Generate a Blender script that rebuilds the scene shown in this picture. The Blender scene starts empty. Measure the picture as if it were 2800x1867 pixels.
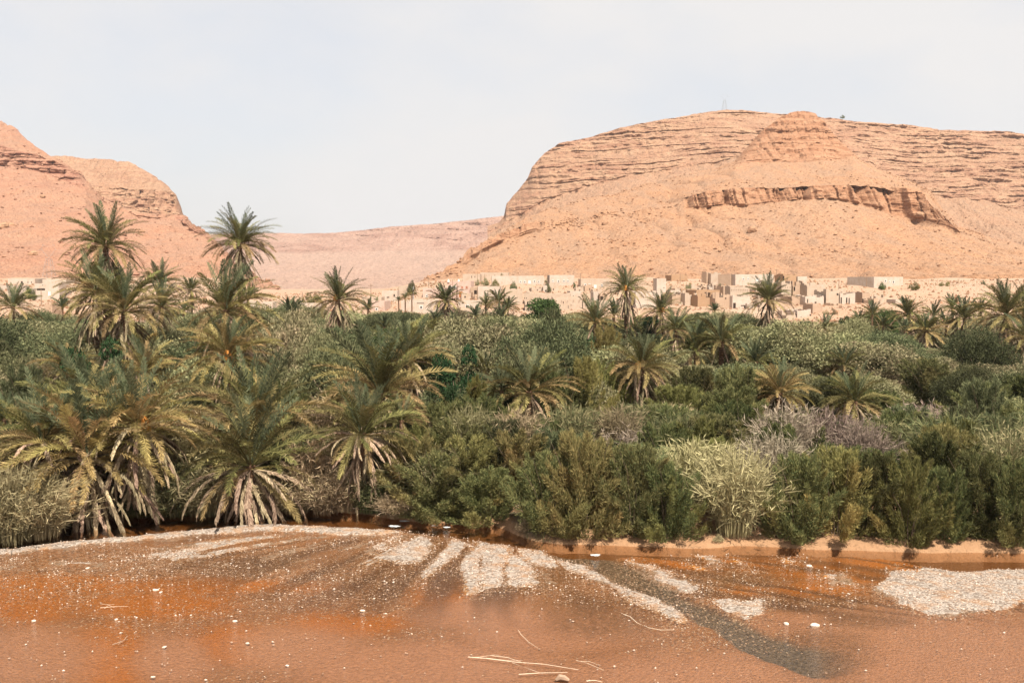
import bpy, math, random
import numpy as np
from math import radians, sin, cos, pi
random.seed(7); rng = np.random.default_rng(7)
S = bpy.context.scene
COL = S.collection

# ---------------------------------------------------------------- camera, sky, sun, exposure
CAM_H = 15.0; FPX = 2747.0; HOR = 760.0
TH = math.atan((933.5 - HOR) / FPX)
cam = bpy.data.objects.new('camera', bpy.data.cameras.new('camera'))
COL.objects.link(cam); S.camera = cam
cam.location = (0, 0, CAM_H); cam.rotation_euler = (pi / 2 - TH, 0, 0)
cam.data.sensor_width = 36.0; cam.data.lens = 36.0 * FPX / 2800.0
cam.data.clip_start = 0.5; cam.data.clip_end = 30000.0
SUN_AZ, SUN_EL = radians(20), radians(56)           # from behind the camera, a little to the right
sdir = (sin(SUN_AZ) * cos(SUN_EL), -cos(SUN_AZ) * cos(SUN_EL), sin(SUN_EL))
sun = bpy.data.objects.new('sun', bpy.data.lights.new('sun', 'SUN')); COL.objects.link(sun)
sun.data.energy = 5.0; sun.data.angle = radians(0.6); sun.data.color = (1.0, 0.93, 0.82)
import mathutils
sun.rotation_euler = mathutils.Vector(sdir).to_track_quat('Z', 'Y').to_euler()
sun.location = (0, 0, 200)
S.view_settings.view_transform = 'Standard'; S.view_settings.look = 'None'
S.view_settings.gamma = 1.0; S.view_settings.use_curve_mapping = False
S.view_settings.exposure = 1.0
S.cycles.use_denoising = True; S.cycles.sample_clamp_indirect = 4.0
S.cycles.max_bounces = 5; S.cycles.diffuse_bounces = 2; S.cycles.glossy_bounces = 2
S.cycles.transmission_bounces = 3; S.cycles.transparent_max_bounces = 8; S.cycles.volume_bounces = 0
W = bpy.data.worlds.new('World'); S.world = W; W.use_nodes = True
wn, wl = W.node_tree.nodes, W.node_tree.links
wn.clear()
o_ = wn.new('ShaderNodeOutputWorld'); bg = wn.new('ShaderNodeBackground'); bg.inputs[1].default_value = 0.1
sky = wn.new('ShaderNodeTexSky'); sky.sky_type = 'NISHITA'; sky.sun_disc = False
sky.sun_elevation = SUN_EL; sky.sun_rotation = pi - SUN_AZ; sky.dust_density = 3.0; sky.air_density = 0.9; sky.ozone_density = 0.15
tc = wn.new('ShaderNodeTexCoord')
mp = wn.new('ShaderNodeMapping'); mp.inputs['Scale'].default_value = (1.0, 1.0, 2.2); mp.inputs['Rotation'].default_value = (0.0, 0.35, 0.4)
nz = wn.new('ShaderNodeTexNoise'); nz.inputs['Scale'].default_value = 2.9; nz.inputs['Detail'].default_value = 6; nz.inputs['Roughness'].default_value = 0.52
rp = wn.new('ShaderNodeValToRGB')
rp.color_ramp.elements[0].position = 0.40; rp.color_ramp.elements[0].color = (0.76, 0.76, 0.76, 1)
rp.color_ramp.elements[1].position = 0.60; rp.color_ramp.elements[1].color = (1.0, 1.0, 1.0, 1)
mx = wn.new('ShaderNodeMix'); mx.data_type = 'RGBA'; mx.inputs['B'].default_value = (4.3, 4.22, 4.2, 1)
wl.new(tc.outputs['Generated'], mp.inputs[0]); wl.new(mp.outputs[0], nz.inputs[0]); sx = wn.new('ShaderNodeSeparateXYZ'); ma = wn.new('ShaderNodeMath'); ma.operation = 'MULTIPLY_ADD'; ma.inputs[1].default_value = 0.16   # the veil of cloud thickens towards the right
wl.new(tc.outputs['Generated'], sx.inputs[0]); wl.new(sx.outputs[0], ma.inputs[0]); wl.new(nz.outputs[0], ma.inputs[2]); wl.new(ma.outputs[0], rp.inputs[0])
wl.new(rp.outputs[0], mx.inputs['Factor']); wl.new(sky.outputs[0], mx.inputs['A']); wl.new(mx.outputs['Result'], bg.inputs[0])
wl.new(bg.outputs[0], o_.inputs[0])

# ---------------------------------------------------------------- helpers
K = 2800.0 / 2352.0
def P(u, v, D):
    """world point seen at photo pixel (u, v) at forward distance D (numpy or float)"""
    xr = (u - 1400.0) / FPX; yu = -(v - 933.5) / FPX
    dy = cos(TH) + yu * sin(TH); dz = -sin(TH) + yu * cos(TH)
    return xr / dy * D, D, CAM_H + dz / dy * D
def UV(x, y, z):
    dz = z - CAM_H
    f = y * cos(TH) - dz * sin(TH); up = y * sin(TH) + dz * cos(TH)
    return 1400 + FPX * x / f, 933.5 - FPX * up / f
def _h(i, j, s):
    n = (i.astype(np.int64) * 374761393 + j.astype(np.int64) * 668265263 + s * 974634777) & 0x7fffffff
    n = ((n ^ (n >> 13)) * 1274126177) & 0x7fffffff
    return ((n ^ (n >> 16)) & 0xffff) / 65535.0
def vn(x, y, s=0):
    xi = np.floor(x); yi = np.floor(y); fx = x - xi; fy = y - yi
    fx = fx * fx * (3 - 2 * fx); fy = fy * fy * (3 - 2 * fy)
    a = _h(xi, yi, s); b = _h(xi + 1, yi, s); c = _h(xi, yi + 1, s); d = _h(xi + 1, yi + 1, s)
    return (a + (b - a) * fx) * (1 - fy) + (c + (d - c) * fx) * fy
def fbm(x, y, s=0, o=4):
    t = 0; a = 0.5; x = np.asarray(x, float); y = np.asarray(y, float)
    for k in range(o):
        t = t + a * (vn(x, y, s + k * 17) - 0.5); x = x * 2.03 + 7.1; y = y * 2.03 + 3.3; a *= 0.5
    return t * 2
def ridge(x, y, s=0):
    return 1 - np.abs(vn(x, y, s) * 2 - 1)
def ss(a, b, x):
    t = np.clip((x - a) / (b - a), 0, 1); return t * t * (3 - 2 * t)
def interp(pts, u, k=1.0):
    a = np.array(pts, float) * k
    return np.interp(u, a[:, 0], a[:, 1])

def make_mesh(name, V, F, mat, attrs=None, smooth=False):
    """V (n,3); F (m,3|4) array, or a list of such arrays"""
    me = bpy.data.meshes.new(name)
    V = np.asarray(V, np.float32)
    Fs = [np.asarray(f, np.int32) for f in (F if isinstance(F, list) else [F]) if len(f)]
    loops = np.concatenate([f.ravel() for f in Fs])
    tot = np.concatenate([np.full(len(f), f.shape[1], np.int32) for f in Fs])
    st = np.concatenate([[0], np.cumsum(tot)[:-1]]).astype(np.int32)
    me.vertices.add(len(V)); me.vertices.foreach_set('co', V.ravel())
    me.loops.add(len(loops)); me.loops.foreach_set('vertex_index', loops)
    me.polygons.add(len(tot)); me.polygons.foreach_set('loop_start', st); me.polygons.foreach_set('loop_total', tot)
    me.polygons.foreach_set('use_smooth', np.full(len(tot), bool(smooth)))
    me.update(calc_edges=True)
    for k, a in (attrs or {}).items():
        at = me.attributes.new(k, 'FLOAT', 'POINT'); at.data.foreach_set('value', np.asarray(a, np.float32).ravel())
    if mat: me.materials.append(mat)
    return me
def link(name, me, parent=None, loc=None, rot=None, scale=None, mat=None):
    o = bpy.data.objects.new(name, me); COL.objects.link(o)
    if parent: o.parent = parent
    if loc is not None: o.location = loc
    if rot is not None: o.rotation_euler = rot
    if scale is not None: o.scale = scale if hasattr(scale, '__len__') else (scale,) * 3
    if mat:
        o.material_slots[0].link = 'OBJECT'; o.material_slots[0].material = mat
    return o
def tag(o, label=None, cat=None, group=None, kind=None):
    if label: o['label'] = label
    if cat: o['category'] = cat
    if group: o['group'] = group
    if kind: o['kind'] = kind
    return o
def empty(name, loc, rz=0, **kw):
    o = bpy.data.objects.new(name, None); COL.objects.link(o); o.location = loc; o.rotation_euler = (0, 0, rz)
    o.empty_display_size = 0.5
    return tag(o, **kw)
def grid_faces(nr, nc):
    i = np.arange(nr - 1)[:, None] * nc + np.arange(nc - 1)[None, :]
    return np.stack([i, i + 1, i + nc + 1, i + nc], -1).reshape(-1, 4)
class MB:
    """collects boxes and tubes into one mesh"""
    def __init__(s): s.v = []; s.q = []; s.t = []; s.n = 0
    def add(s, v, q=(), t=()):
        s.v += [tuple(p) for p in v]; s.q += [[i + s.n for i in f] for f in q]; s.t += [[i + s.n for i in f] for f in t]; s.n += len(v)
    def box(s, x0, x1, y0, y1, z0, z1, jit=0):
        j = lambda: (random.random() - .5) * jit
        v = [(x + j(), y + j(), z + j()) for z in (z0, z1) for (x, y) in ((x0, y0), (x1, y0), (x1, y1), (x0, y1))]
        s.add(v, [(3, 2, 1, 0), (4, 5, 6, 7), (0, 1, 5, 4), (1, 2, 6, 5), (2, 3, 7, 6), (3, 0, 4, 7)])
    def tube(s, pts, rad, n=5, cap=True):
        pts = [mathutils.Vector(p) for p in pts]; rings = []
        for i, p in enumerate(pts):
            d = (pts[min(i + 1, len(pts) - 1)] - pts[max(i - 1, 0)]).normalized()
            a = d.orthogonal().normalized() if abs(d.z) < .9 else mathutils.Vector((1, 0, 0)).cross(d).normalized()
            b = d.cross(a); r = rad[i] if hasattr(rad, '__len__') else rad
            rings.append([p + (a * cos(2 * pi * k / n) + b * sin(2 * pi * k / n)) * r for k in range(n)])
        v = [q for R in rings for q in R]; f = []
        for i in range(len(pts) - 1):
            for k in range(n):
                f.append((i * n + k, i * n + (k + 1) % n, (i + 1) * n + (k + 1) % n, (i + 1) * n + k))
        t = []
        if cap:
            v += [pts[0], pts[-1]]; m = len(v)
            for k in range(n):
                t.append((m - 2, (k + 1) % n, k)); t.append((m - 1, (len(pts) - 1) * n + k, (len(pts) - 1) * n + (k + 1) % n))
        s.add(v, f, t)
    def mesh(s, name, mat, smooth=False):
        F = []
        if s.q: F.append(np.array(s.q, np.int32))
        if s.t: F.append(np.array(s.t, np.int32))
        return make_mesh(name, np.array(s.v), F, mat, smooth=smooth)

# ---------------------------------------------------------------- materials
class NT:
    def __init__(s, name, rough=0.9):
        s.m = bpy.data.materials.new(name); s.m.use_nodes = True
        s.n = s.m.node_tree.nodes; s.l = s.m.node_tree.links
        s.b = s.n['Principled BSDF']; s.b.inputs['Roughness'].default_value = rough
        s.b.inputs['Specular IOR Level'].default_value = 0.25
        s.out = s.n['Material Output']
        s.co = s.n.new('ShaderNodeTexCoord').outputs['Object']
    def noise(s, scale, detail=4, rough=0.55, sc=(1, 1, 1), co=None):
        m = s.n.new('ShaderNodeMapping'); m.inputs['Scale'].default_value = sc
        t = s.n.new('ShaderNodeTexNoise'); t.inputs['Scale'].default_value = scale
        t.inputs['Detail'].default_value = detail; t.inputs['Roughness'].default_value = rough
        s.l.new(co or s.co, m.inputs[0]); s.l.new(m.outputs[0], t.inputs[0]); return t.outputs[0]
    def ramp(s, f, pts):
        r = s.n.new('ShaderNodeValToRGB'); e = r.color_ramp.elements
        while len(e) < len(pts): e.new(0.5)
        for i, (p, c) in enumerate(pts):
            e[i].position = p; e[i].color = (*c, 1) if hasattr(c, '__len__') else (c, c, c, 1)
        s.l.new(f, r.inputs[0]); return r.outputs[0]
    def mix(s, f, a, b, mode='MIX'):
        m = s.n.new('ShaderNodeMix'); m.data_type = 'RGBA'; m.blend_type = mode
        for k, x in (('Factor', f), ('A', a), ('B', b)):
            if isinstance(x, (int, float)): m.inputs[k].default_value = x if k == 'Factor' else (x, x, x, 1)
            elif isinstance(x, tuple): m.inputs[k].default_value = (*x, 1)
            else: s.l.new(x, m.inputs[k])
        return m.outputs['Result']
    def math(s, op, a, b=0.0):
        m = s.n.new('ShaderNodeMath'); m.operation = op
        for k, x in ((0, a), (1, b)):
            if isinstance(x, (int, float)): m.inputs[k].default_value = x
            else: s.l.new(x, m.inputs[k])
        return m.outputs[0]
    def attr(s, name):
        a = s.n.new('ShaderNodeAttribute'); a.attribute_name = name; return a.outputs['Fac']
    def color(s, c): s.l.new(s.mix(1.0, c, .84, 'MULTIPLY'), s.b.inputs['Base Color'])
    def bump(s, h, dist=0.1, strength=0.6):
        b = s.n.new('ShaderNodeBump'); b.inputs['Distance'].default_value = dist; b.inputs['Strength'].default_value = strength
        s.l.new(h, b.inputs['Height']); s.l.new(b.outputs[0], s.b.inputs['Normal'])
def plain(name, c, rough=0.85, var=0.25, scale=2.0):
    t = NT(name, rough); n = t.noise(scale, 5)
    d = tuple(x * (1 - var) for x in c); e = tuple(min(1, x * (1 + var)) for x in c)
    t.color(t.ramp(n, [(0.3, d), (0.7, e)])); return t.m

def rock_mat(name, talus, talus2, cliff, cliff2, orange, big=0.012, fine=0.25):
    t = NT(name, 0.95); t.b.inputs['Specular IOR Level'].default_value = 0.1
    n1 = t.noise(big, 5, .6); n2 = t.noise(fine, 6, .7); n3 = t.noise(fine * 0.25, 4, .6, (1, 1, 5))
    a = t.mix(t.ramp(n1, [(0.35, 0.0), (0.65, 1.0)]), talus, talus2)
    a = t.mix(t.ramp(n2, [(0.4, 0.0), (0.75, 0.55)]), a, orange)
    fan = t.noise(big * 7, 5, .65, (1, .12, .5)); a = t.mix(t.ramp(fan, [(0.46, 0.0), (0.62, 0.6)]), a, tuple(x * .82 + .02 for x in talus))
    a = t.mix(t.ramp(fan, [(0.30, .5), (0.44, 0.0)]), a, tuple(min(1, x * 1.12) for x in talus2))
    c = t.mix(t.ramp(n3, [(0.38, 0.0), (0.6, 1.0)]), cliff, cliff2)
    col = t.mix(t.attr('cliff'), a, c)
    sp = t.noise(fine * 3.0, 4, .85, (1, 1, 1.6))
    col = t.mix(1.0, col, t.ramp(sp, [(0.38, 0.42), (0.48, 0.95), (0.7, 1.12)]), 'MULTIPLY')
    t.color(col)
    t.bump(t.noise(fine * 1.2, 6, .75), .45 / fine, 0.8)
    return t.m
M = {}
HAZE = 0.00005
M['rock_near'] = rock_mat('slope_rock', (.40, .245, .155), (.42, .235, .135), (.32, .155, .085), (.42, .23, .135), (.30, .14, .07))
M['rock_left'] = rock_mat('left_slope_rock', (.40, .235, .155), (.41, .215, .135), (.32, .15, .10), (.41, .225, .15), (.34, .16, .095))
M['rock_mesa'] = rock_mat('mesa_rock', (.38, .235, .15), (.39, .225, .14), (.33, .175, .11), (.42, .255, .16), (.28, .16, .105), big=.02, fine=.12)
M['rock_far'] = rock_mat('far_rock', (.43, .285, .215), (.44, .29, .22), (.31, .18, .135), (.40, .25, .19), (.33, .215, .17), big=.006, fine=.05)

def leaf_mat(name, a, b, transl=0.3, c=None):
    t = NT(name, 0.7); t.n.remove(t.b)
    g = t.n.new('ShaderNodeNewGeometry'); oi = t.n.new('ShaderNodeObjectInfo')
    col = t.mix(g.outputs['Random Per Island'], a, b)
    if c:
        nn = t.noise(0.35, 3, .5); col = t.mix(t.ramp(nn, [(0.5, 0.0), (0.68, 0.8)]), col, c)
    hv = t.n.new('ShaderNodeHueSaturation')
    v = t.math('MULTIPLY_ADD', oi.outputs['Random'], 0.72)
    v.node.inputs[2].default_value = 0.58
    h2 = t.math('FRACT', t.math('MULTIPLY', oi.outputs['Random'], 37.7))
    hh = t.math('MULTIPLY_ADD', h2, 0.05); hh.node.inputs[2].default_value = 0.475
    t.l.new(v, hv.inputs['Value']); t.l.new(hh, hv.inputs['Hue']); t.l.new(col, hv.inputs['Color'])
    d = t.n.new('ShaderNodeBsdfDiffuse'); tr = t.n.new('ShaderNodeBsdfTranslucent'); m = t.n.new('ShaderNodeMixShader')
    m.inputs[0].default_value = transl
    t.l.new(hv.outputs[0], d.inputs[0]); t.l.new(hv.outputs[0], tr.inputs[0])
    t.l.new(d.outputs[0], m.inputs[1]); t.l.new(tr.outputs[0], m.inputs[2]); t.l.new(m.outputs[0], t.out.inputs[0])
    return t.m
M['frond_young'] = leaf_mat('young_frond_leaf', (.065, .082, .045), (.17, .175, .095), .25)
M['frond_green'] = leaf_mat('green_frond_leaf', (.075, .075, .03), (.235, .20, .08), .25)
M['frond_olive'] = leaf_mat('olive_frond_leaf', (.16, .12, .05), (.40, .30, .135), .25)
M['frond_dead'] = leaf_mat('dry_frond_leaf', (.15, .10, .062), (.46, .35, .235), .15)
M['frond_gold'] = leaf_mat('golden_frond_leaf', (.20, .145, .055), (.38, .29, .12), .25)
M['olive'] = leaf_mat('grey_green_leaf', (.11, .112, .052), (.34, .31, .17), .22, (.30, .23, .14))
M['olive_dark'] = leaf_mat('dusky_green_leaf', (.05, .06, .03), (.18, .18, .09), .25)
M['evergreen'] = leaf_mat('deep_green_leaf', (.018, .038, .018), (.05, .085, .035), .2)
M['brightgreen'] = leaf_mat('fresh_green_leaf', (.035, .06, .022), (.10, .13, .045), .25)
M['tam_green'] = leaf_mat('feathery_green_leaf', (.055, .072, .03), (.21, .20, .08), .3, (.27, .22, .085))
M['tam_olive'] = leaf_mat('feathery_olive_leaf', (.11, .11, .04), (.30, .25, .10), .3, (.38, .25, .10))
M['tam_gold'] = leaf_mat('yellow_green_leaf', (.16, .15, .045), (.32, .27, .10), .3)
M['cane'] = leaf_mat('dry_cane_leaf', (.20, .16, .085), (.42, .34, .20), .2)
M['cane_green'] = leaf_mat('green_cane_leaf', (.08, .10, .045), (.27, .24, .12), .25)
M['cane_grey'] = leaf_mat('grey_cane_leaf', (.17, .13, .095), (.33, .26, .20), .2)
M['bark'] = plain('palm_bark', (.17, .095, .055), .95, .4, 6)
M['twig'] = plain('pale_branch_bark', (.30, .22, .15), .9, .3, 4)
M['wood'] = plain('brown_branch_bark', (.16, .11, .075), .9, .3, 4)
M['datefruit'] = plain('orange_date_strands', (.50, .20, .035), .6, .25, 8)

# ---------------------------------------------------------------- ground shape
BANK = [(-300, 1520), (0, 1480), (240, 1432), (480, 1404), (700, 1398), (850, 1396), (1000, 1408), (1143, 1428), (1274, 1439), (1353, 1443),
        (1409, 1467), (1461, 1484), (1552, 1494), (1687, 1495), (1866, 1499), (2088, 1497), (2350, 1505), (2500, 1512), (2800, 1512), (3100, 1515)]
_bp = [P(u, v, 1.0) for u, v in BANK]
BX = []; BY = []
for (x, y, z) in _bp:
    s_ = CAM_H / (CAM_H - z); BX.append(x * s_); BY.append(y * s_)
def bank_y(x): x = np.asarray(x, float); return np.interp(x, BX, BY) + .55 * fbm(x / 2.6, 0 * x, 141, 3)
GP = np.array([(0, 0), (1.2, .45), (4, 1.0), (90, 2.0), (190, 3.0), (230, 3.8), (243, 5.4), (280, 8.2), (310, 12.0), (340, 13.6), (372, 14.6), (1200, 14.6)], float)
def ground_z(x, y):
    x = np.asarray(x, float); y = np.asarray(y, float)
    s = y - bank_y(x)
    z = np.interp(s, GP[:, 0], GP[:, 1])
    u = 1400 + FPX * x / np.maximum(y, 1)
    c = ss(560, 760, u) * (1 - ss(1000, 1250, u)) * ss(215, 330, s)
    z = z * (1 - c) + c * (3.6 + (z - 3.6) * 0.50)
    far = ss(420, 1100, y); z = z * (1 - far) + far * 0.0
    z = z + ss(3, 30, s) * (0.5 * fbm(x / 14, y / 14, 5) + ss(200, 240, s) * 1.1 * fbm(x / 20, y / 9, 9))
    return np.where(s < 0, -0.6, z)
def gz(x, y): return float(ground_z(np.array([x]), np.array([y]))[0])
# earth material
t = NT('dusty_earth', .95)
n1 = t.noise(.05, 5); n2 = t.noise(.9, 6, .7)
base = t.mix(t.ramp(n1, [(.35, 0.), (.65, 1.)]), (.39, .275, .195), (.39, .245, .16))
base = t.mix(t.ramp(n2, [(.45, 0.), (.75, .5)]), base, (.32, .20, .125))
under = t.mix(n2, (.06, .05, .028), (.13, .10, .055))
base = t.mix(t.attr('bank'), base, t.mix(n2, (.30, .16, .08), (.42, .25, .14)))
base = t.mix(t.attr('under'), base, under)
t.color(t.mix(1.0, base, t.ramp(t.noise(2.5, 4, .8), [(.32, .6), (.45, 1.0), (.8, 1.1)]), 'MULTIPLY'))
t.bump(t.noise(1.5, 6, .7), .35, .8); M['earth'] = t.m
# oasis floor and village slope
r_ = np.concatenate([np.linspace(0, 6, 24), np.linspace(6.6, 180, 130), np.linspace(181, 400, 200), np.linspace(410, 1300, 30)])
q_ = np.linspace(-.68, .68, 350)
RR, QQ = np.meshgrid(r_, q_, indexing='ij')
Yg = RR + 50.0; Xg = QQ * Yg * 1.0
for _ in range(3): Yg = bank_y(Xg) + RR; Xg = QQ * Yg
Zg = ground_z(Xg, Yg + 1e-3)
Zg[0] = -.6
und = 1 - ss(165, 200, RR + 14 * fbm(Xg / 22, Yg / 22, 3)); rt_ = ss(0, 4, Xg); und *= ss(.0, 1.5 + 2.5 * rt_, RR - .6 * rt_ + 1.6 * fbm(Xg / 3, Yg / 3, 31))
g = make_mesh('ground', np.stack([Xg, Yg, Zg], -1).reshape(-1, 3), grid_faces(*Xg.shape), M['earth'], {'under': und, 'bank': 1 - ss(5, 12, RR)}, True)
tag(link('ground', g), kind='structure')
xx, yy = np.meshgrid(np.linspace(-9000, 9000, 30), np.linspace(1000, 12000, 24))
zz = -6 + 0 * xx
tag(link('ground', make_mesh('distant_ground', np.stack([xx, yy, zz], -1).reshape(-1, 3), grid_faces(*xx.shape), M['rock_far'], {'cliff': 0 * xx})), kind='structure')

# ---------------------------------------------------------------- mountains
def hill(name, u0, u1, nc, layers, zones, mat, sd, back, strat=9.0, crack=14.0, camp=7.0, tamp=1.0, crk=.6):
    """layers bottom to top: (v curve, D curve) in overview pixels (D in metres); zones: (rows, cliffness)"""
    u = np.linspace(u0, u1, nc) * K
    vs = [interp(l[0], u, K) for l in layers]
    ds = [np.interp(u, np.array(l[1])[:, 0] * K, np.array(l[1])[:, 1]) for l in layers]
    for i in range(len(vs) - 2, -1, -1): vs[i] = np.maximum(vs[i], vs[i + 1] + 1.5)
    V_, D_, C_, K_ = [], [], [], []
    for i, zn in enumerate(zones):
        n, c = zn[:2]; ck = zn[2] if len(zn) > 2 else crk
        tt = np.linspace(0, 1, n, endpoint=(i == len(zones) - 1))
        for q in tt:
            V_.append(vs[i] * (1 - q) + vs[i + 1] * q); D_.append(ds[i] * (1 - q) + ds[i + 1] * q)
            cc = c(u / K) if callable(c) else np.full(nc, float(c)); C_.append(cc); K_.append(np.full(nc, float(ck)))
    Vv, Dd, Cc, Kk = np.array(V_), np.array(D_), np.array(C_), np.array(K_)
    for _ in range(2): Cc[1:-1] = (Cc[:-2] + 2 * Cc[1:-1] + Cc[2:]) / 4
    U = np.broadcast_to(u, Vv.shape)
    X, Y, Z = P(U, Vv, Dd); Z = np.array(Z); X = np.array(X); Y = np.array(Y)
    # break the cliffness into outcrops
    Cc = np.clip(Cc + (Cc > .05) * np.where(Kk > 1.2, .25, .75) * fbm(X / 90, Z / 18, sd + 3, 3), 0, 1)
    lay = (Z + 9 * fbm(X / 130, Y / 160, sd + 40, 3)) / strat
    li = np.floor(lay); lf = lay - li
    prof = ss(0, .14, lf) * (1 - ss(.80, 1, lf))
    rec = _h(li, 0 * li, sd + 5) * np.clip(2.1 * vn(X / 24 + li * 3.7, li * 1.3, sd + 6) - .5, 0, 1.3)
    lay2 = lay * 3.1 + .3 * fbm(X / 30, Z / 30, sd + 8, 2); l2 = np.floor(lay2)
    rec2 = _h(l2, np.floor(X / 45 + .5 * _h(l2, 0 * l2, 3)), sd + 9)
    cr = np.clip(ridge(X / crack + .35 * fbm(X / 20, Z / 14, sd + 1), Z / 160, sd + 11) - .66, 0, 1) * 3
    cr2 = np.clip(ridge(X / (crack * .37), Z / 60, sd + 12) - .7, 0, 1) * 3
    blk = fbm(X / 24, Z / 11, sd + 13, 4)
    Y = Y + Cc * (camp * (-(.5 - .35 * (Kk > 1.2)) * rec * prof - .4 * rec2 * (1 - .6 * (Kk > 1.2)) + .9 * (Kk < 1.2) * (ss(.5, 1, lf) - lf) + Kk * (cr - .5) + .45 * Kk * cr2 - 1.0 * blk - .6 * fbm(X / 7, Z / 3.5, sd + 14, 2)))
    T = 1 - Cc
    gl = ridge(X / 34 + fbm(X / 80, Y / 80, sd) * 1.3, Y / 300, sd + 20)
    Z = Z + T * tamp * (3.0 * fbm(X / 60, Y / 60, sd + 21, 3) - 3.4 * gl * gl * gl + 1.5 * fbm(X / 7, Y / 9, sd + 22, 3)
         + 1.3 * np.clip(fbm(X / 2.6, Y / 4.0, sd + 24, 2) - .10, 0, 1)) + Cc * .8 * fbm(X / 9, Y / 9, sd + 25, 3)
    Z[0] -= 6
    for (dd, dz) in back:
        X = np.vstack([X, X[-1:] * (1 + dd / Y[-1:].mean())]); Y = np.vstack([Y, Y[-1:] + dd]); Z = np.vstack([Z, Z[-1:] + dz]); Cc = np.vstack([Cc, Cc[-1:] * 0])
    me = make_mesh(name, np.stack([X, Y, Z], -1).reshape(-1, 3), grid_faces(*X.shape), mat, {'cliff': Cc}, False)
    tag(link(name, me), kind='structure')
    return X, Y, Z, Cc

FHs = [(880, 672), (930, 655), (960, 640), (1000, 618), (1040, 598), (1062, 580), (1075, 566), (1100, 556), (1150, 528), (1250, 478), (1400, 441), (1540, 408), (1620, 388), (1690, 366),
       (1715, 338), (1750, 300), (1785, 274), (1810, 262), (1840, 256), (1868, 260), (1885, 272), (1900, 295), (1930, 328), (1960, 352), (2020, 384), (2080, 408),
       (2140, 440), (2170, 480), (2200, 520), (2280, 545), (2352, 560), (2640, 600)]
CBs = [(880, 674), (1062, 583), (1250, 481), (1540, 411), (1640, 392), (1690, 376), (1750, 374), (1840, 372), (1930, 366), (1960, 358), (2020, 388), (2140, 444), (2200, 523), (2640, 604)]
LTs = [(880, 676), (1000, 624), (1062, 586), (1075, 572), (1150, 536), (1230, 505), (1400, 490), (1540, 470), (1570, 456), (1620, 438), (1700, 431), (1800, 431), (1900, 425), (2000, 421), (2060, 428), (2120, 446), (2150, 478), (2200, 527), (2640, 610)]
LBs = [(880, 678), (1000, 632), (1062, 594), (1110, 570), (1150, 552), (1230, 522), (1400, 500), (1540, 478), (1580, 478), (1640, 472), (1700, 470), (1800, 462), (1900, 457), (1960, 464), (2050, 484), (2100, 498), (2150, 510), (2205, 534), (2640, 614)]
FTs = [(880, 684), (960, 664), (1000, 655), (1100, 648), (1250, 641), (1500, 640), (2640, 640)]
DS = [(880, 445), (1000, 520), (1075, 640), (1250, 850), (1540, 1000), (1690, 1010), (1840, 1050), (1960, 1010), (2140, 860), (2200, 780), (2640, 740)]
DC = [(880, 443), (1000, 515), (1075, 630), (1250, 840), (1540, 980), (1690, 940), (1840, 945), (1960, 960), (2140, 840), (2200, 770), (2640, 730)]
DLT = [(880, 440), (1000, 505), (1075, 600), (1250, 700), (1575, 740), (2100, 725), (2200, 690), (2640, 655)]
DLB = [(a, b - 14 if a > 900 else b - 2) for a, b in DLT]
led = lambda u: (ss(1560, 1590, u) * (1 - ss(2195, 2215, u))) + .8 * ss(1060, 1075, u) * (1 - ss(1200, 1260, u))
cone = lambda u: .95 * ss(1680, 1720, u) * (1 - ss(1950, 1975, u))
HF = hill('rocky_slope', 880, 2600, 900,
     [(FTs, [(880, 425), (2640, 425)]), (LBs, DLB), (LTs, DLT), (CBs, DC), (FHs, DS)],
     [(125, 0.0), (44, led, 2.3), (50, 0.03), (50, cone, .8)], M['rock_near'], 100, [(60, -14), (220, -70)], strat=8, crack=9.5, camp=5.2, crk=.5)
MS = [(1120, 520), (1146, 512), (1158, 497), (1163, 470), (1178, 450), (1195, 432), (1212, 410), (1222, 385), (1234, 370), (1250, 352), (1285, 330), (1360, 315), (1440, 290), (1540, 272), (1620, 257), (1650, 253), (1680, 253), (1720, 257), (1790, 262),
      (1900, 272), (1985, 282), (2100, 290), (2160, 297), (2250, 300), (2352, 308), (2640, 332)]
MA = [(1120, 530), (1150, 516), (1165, 509), (1250, 460), (1330, 432), (1440, 404), (1540, 387), (1620, 372), (1750, 360), (1900, 352), (1980, 375), (2020, 400), (2100, 440), (2200, 458), (2352, 478), (2640, 500)]
MT = [(a, b + 110) for a, b in MA]
HM = hill('mesa', 1120, 2600, 760, [(MT, [(1100, 1060), (2640, 1060)]), (MA, [(1100, 1290), (2640, 1330)]), (MS, [(1100, 1370), (1250, 1440), (2640, 1520)])],
     [(44, 0.08), (150, .88)], M['rock_mesa'], 200, [(25, 2), (300, -5), (900, -60)], strat=7.5, crack=22, camp=7, tamp=1.6)
L1s = [(-240, 190), (0, 277), (30, 290), (60, 313), (100, 343), (130, 363), (170, 386), (188, 396), (198, 413), (215, 438), (235, 455), (320, 481), (420, 493), (455, 513), (488, 545), (540, 590), (600, 640), (640, 660), (700, 678), (780, 694)]
L1t = [(-240, 310), (0, 332), (60, 348), (130, 369), (170, 392), (190, 404), (198, 417), (235, 459), (320, 484), (420, 497), (488, 548), (600, 645), (780, 698)]
L1b = [(-240, 372), (0, 380), (60, 386), (100, 396), (140, 410), (170, 420), (198, 428), (235, 464), (320, 492), (400, 500), (420, 506), (488, 557), (600, 650), (780, 700)]
L1f = [(-240, 640), (0, 640), (300, 646), (500, 662), (600, 674), (780, 706)]
lc = lambda u: .92 * (1 - ss(196, 206, u)) + .7 * ss(390, 410, u) * (1 - ss(486, 500, u))
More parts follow.
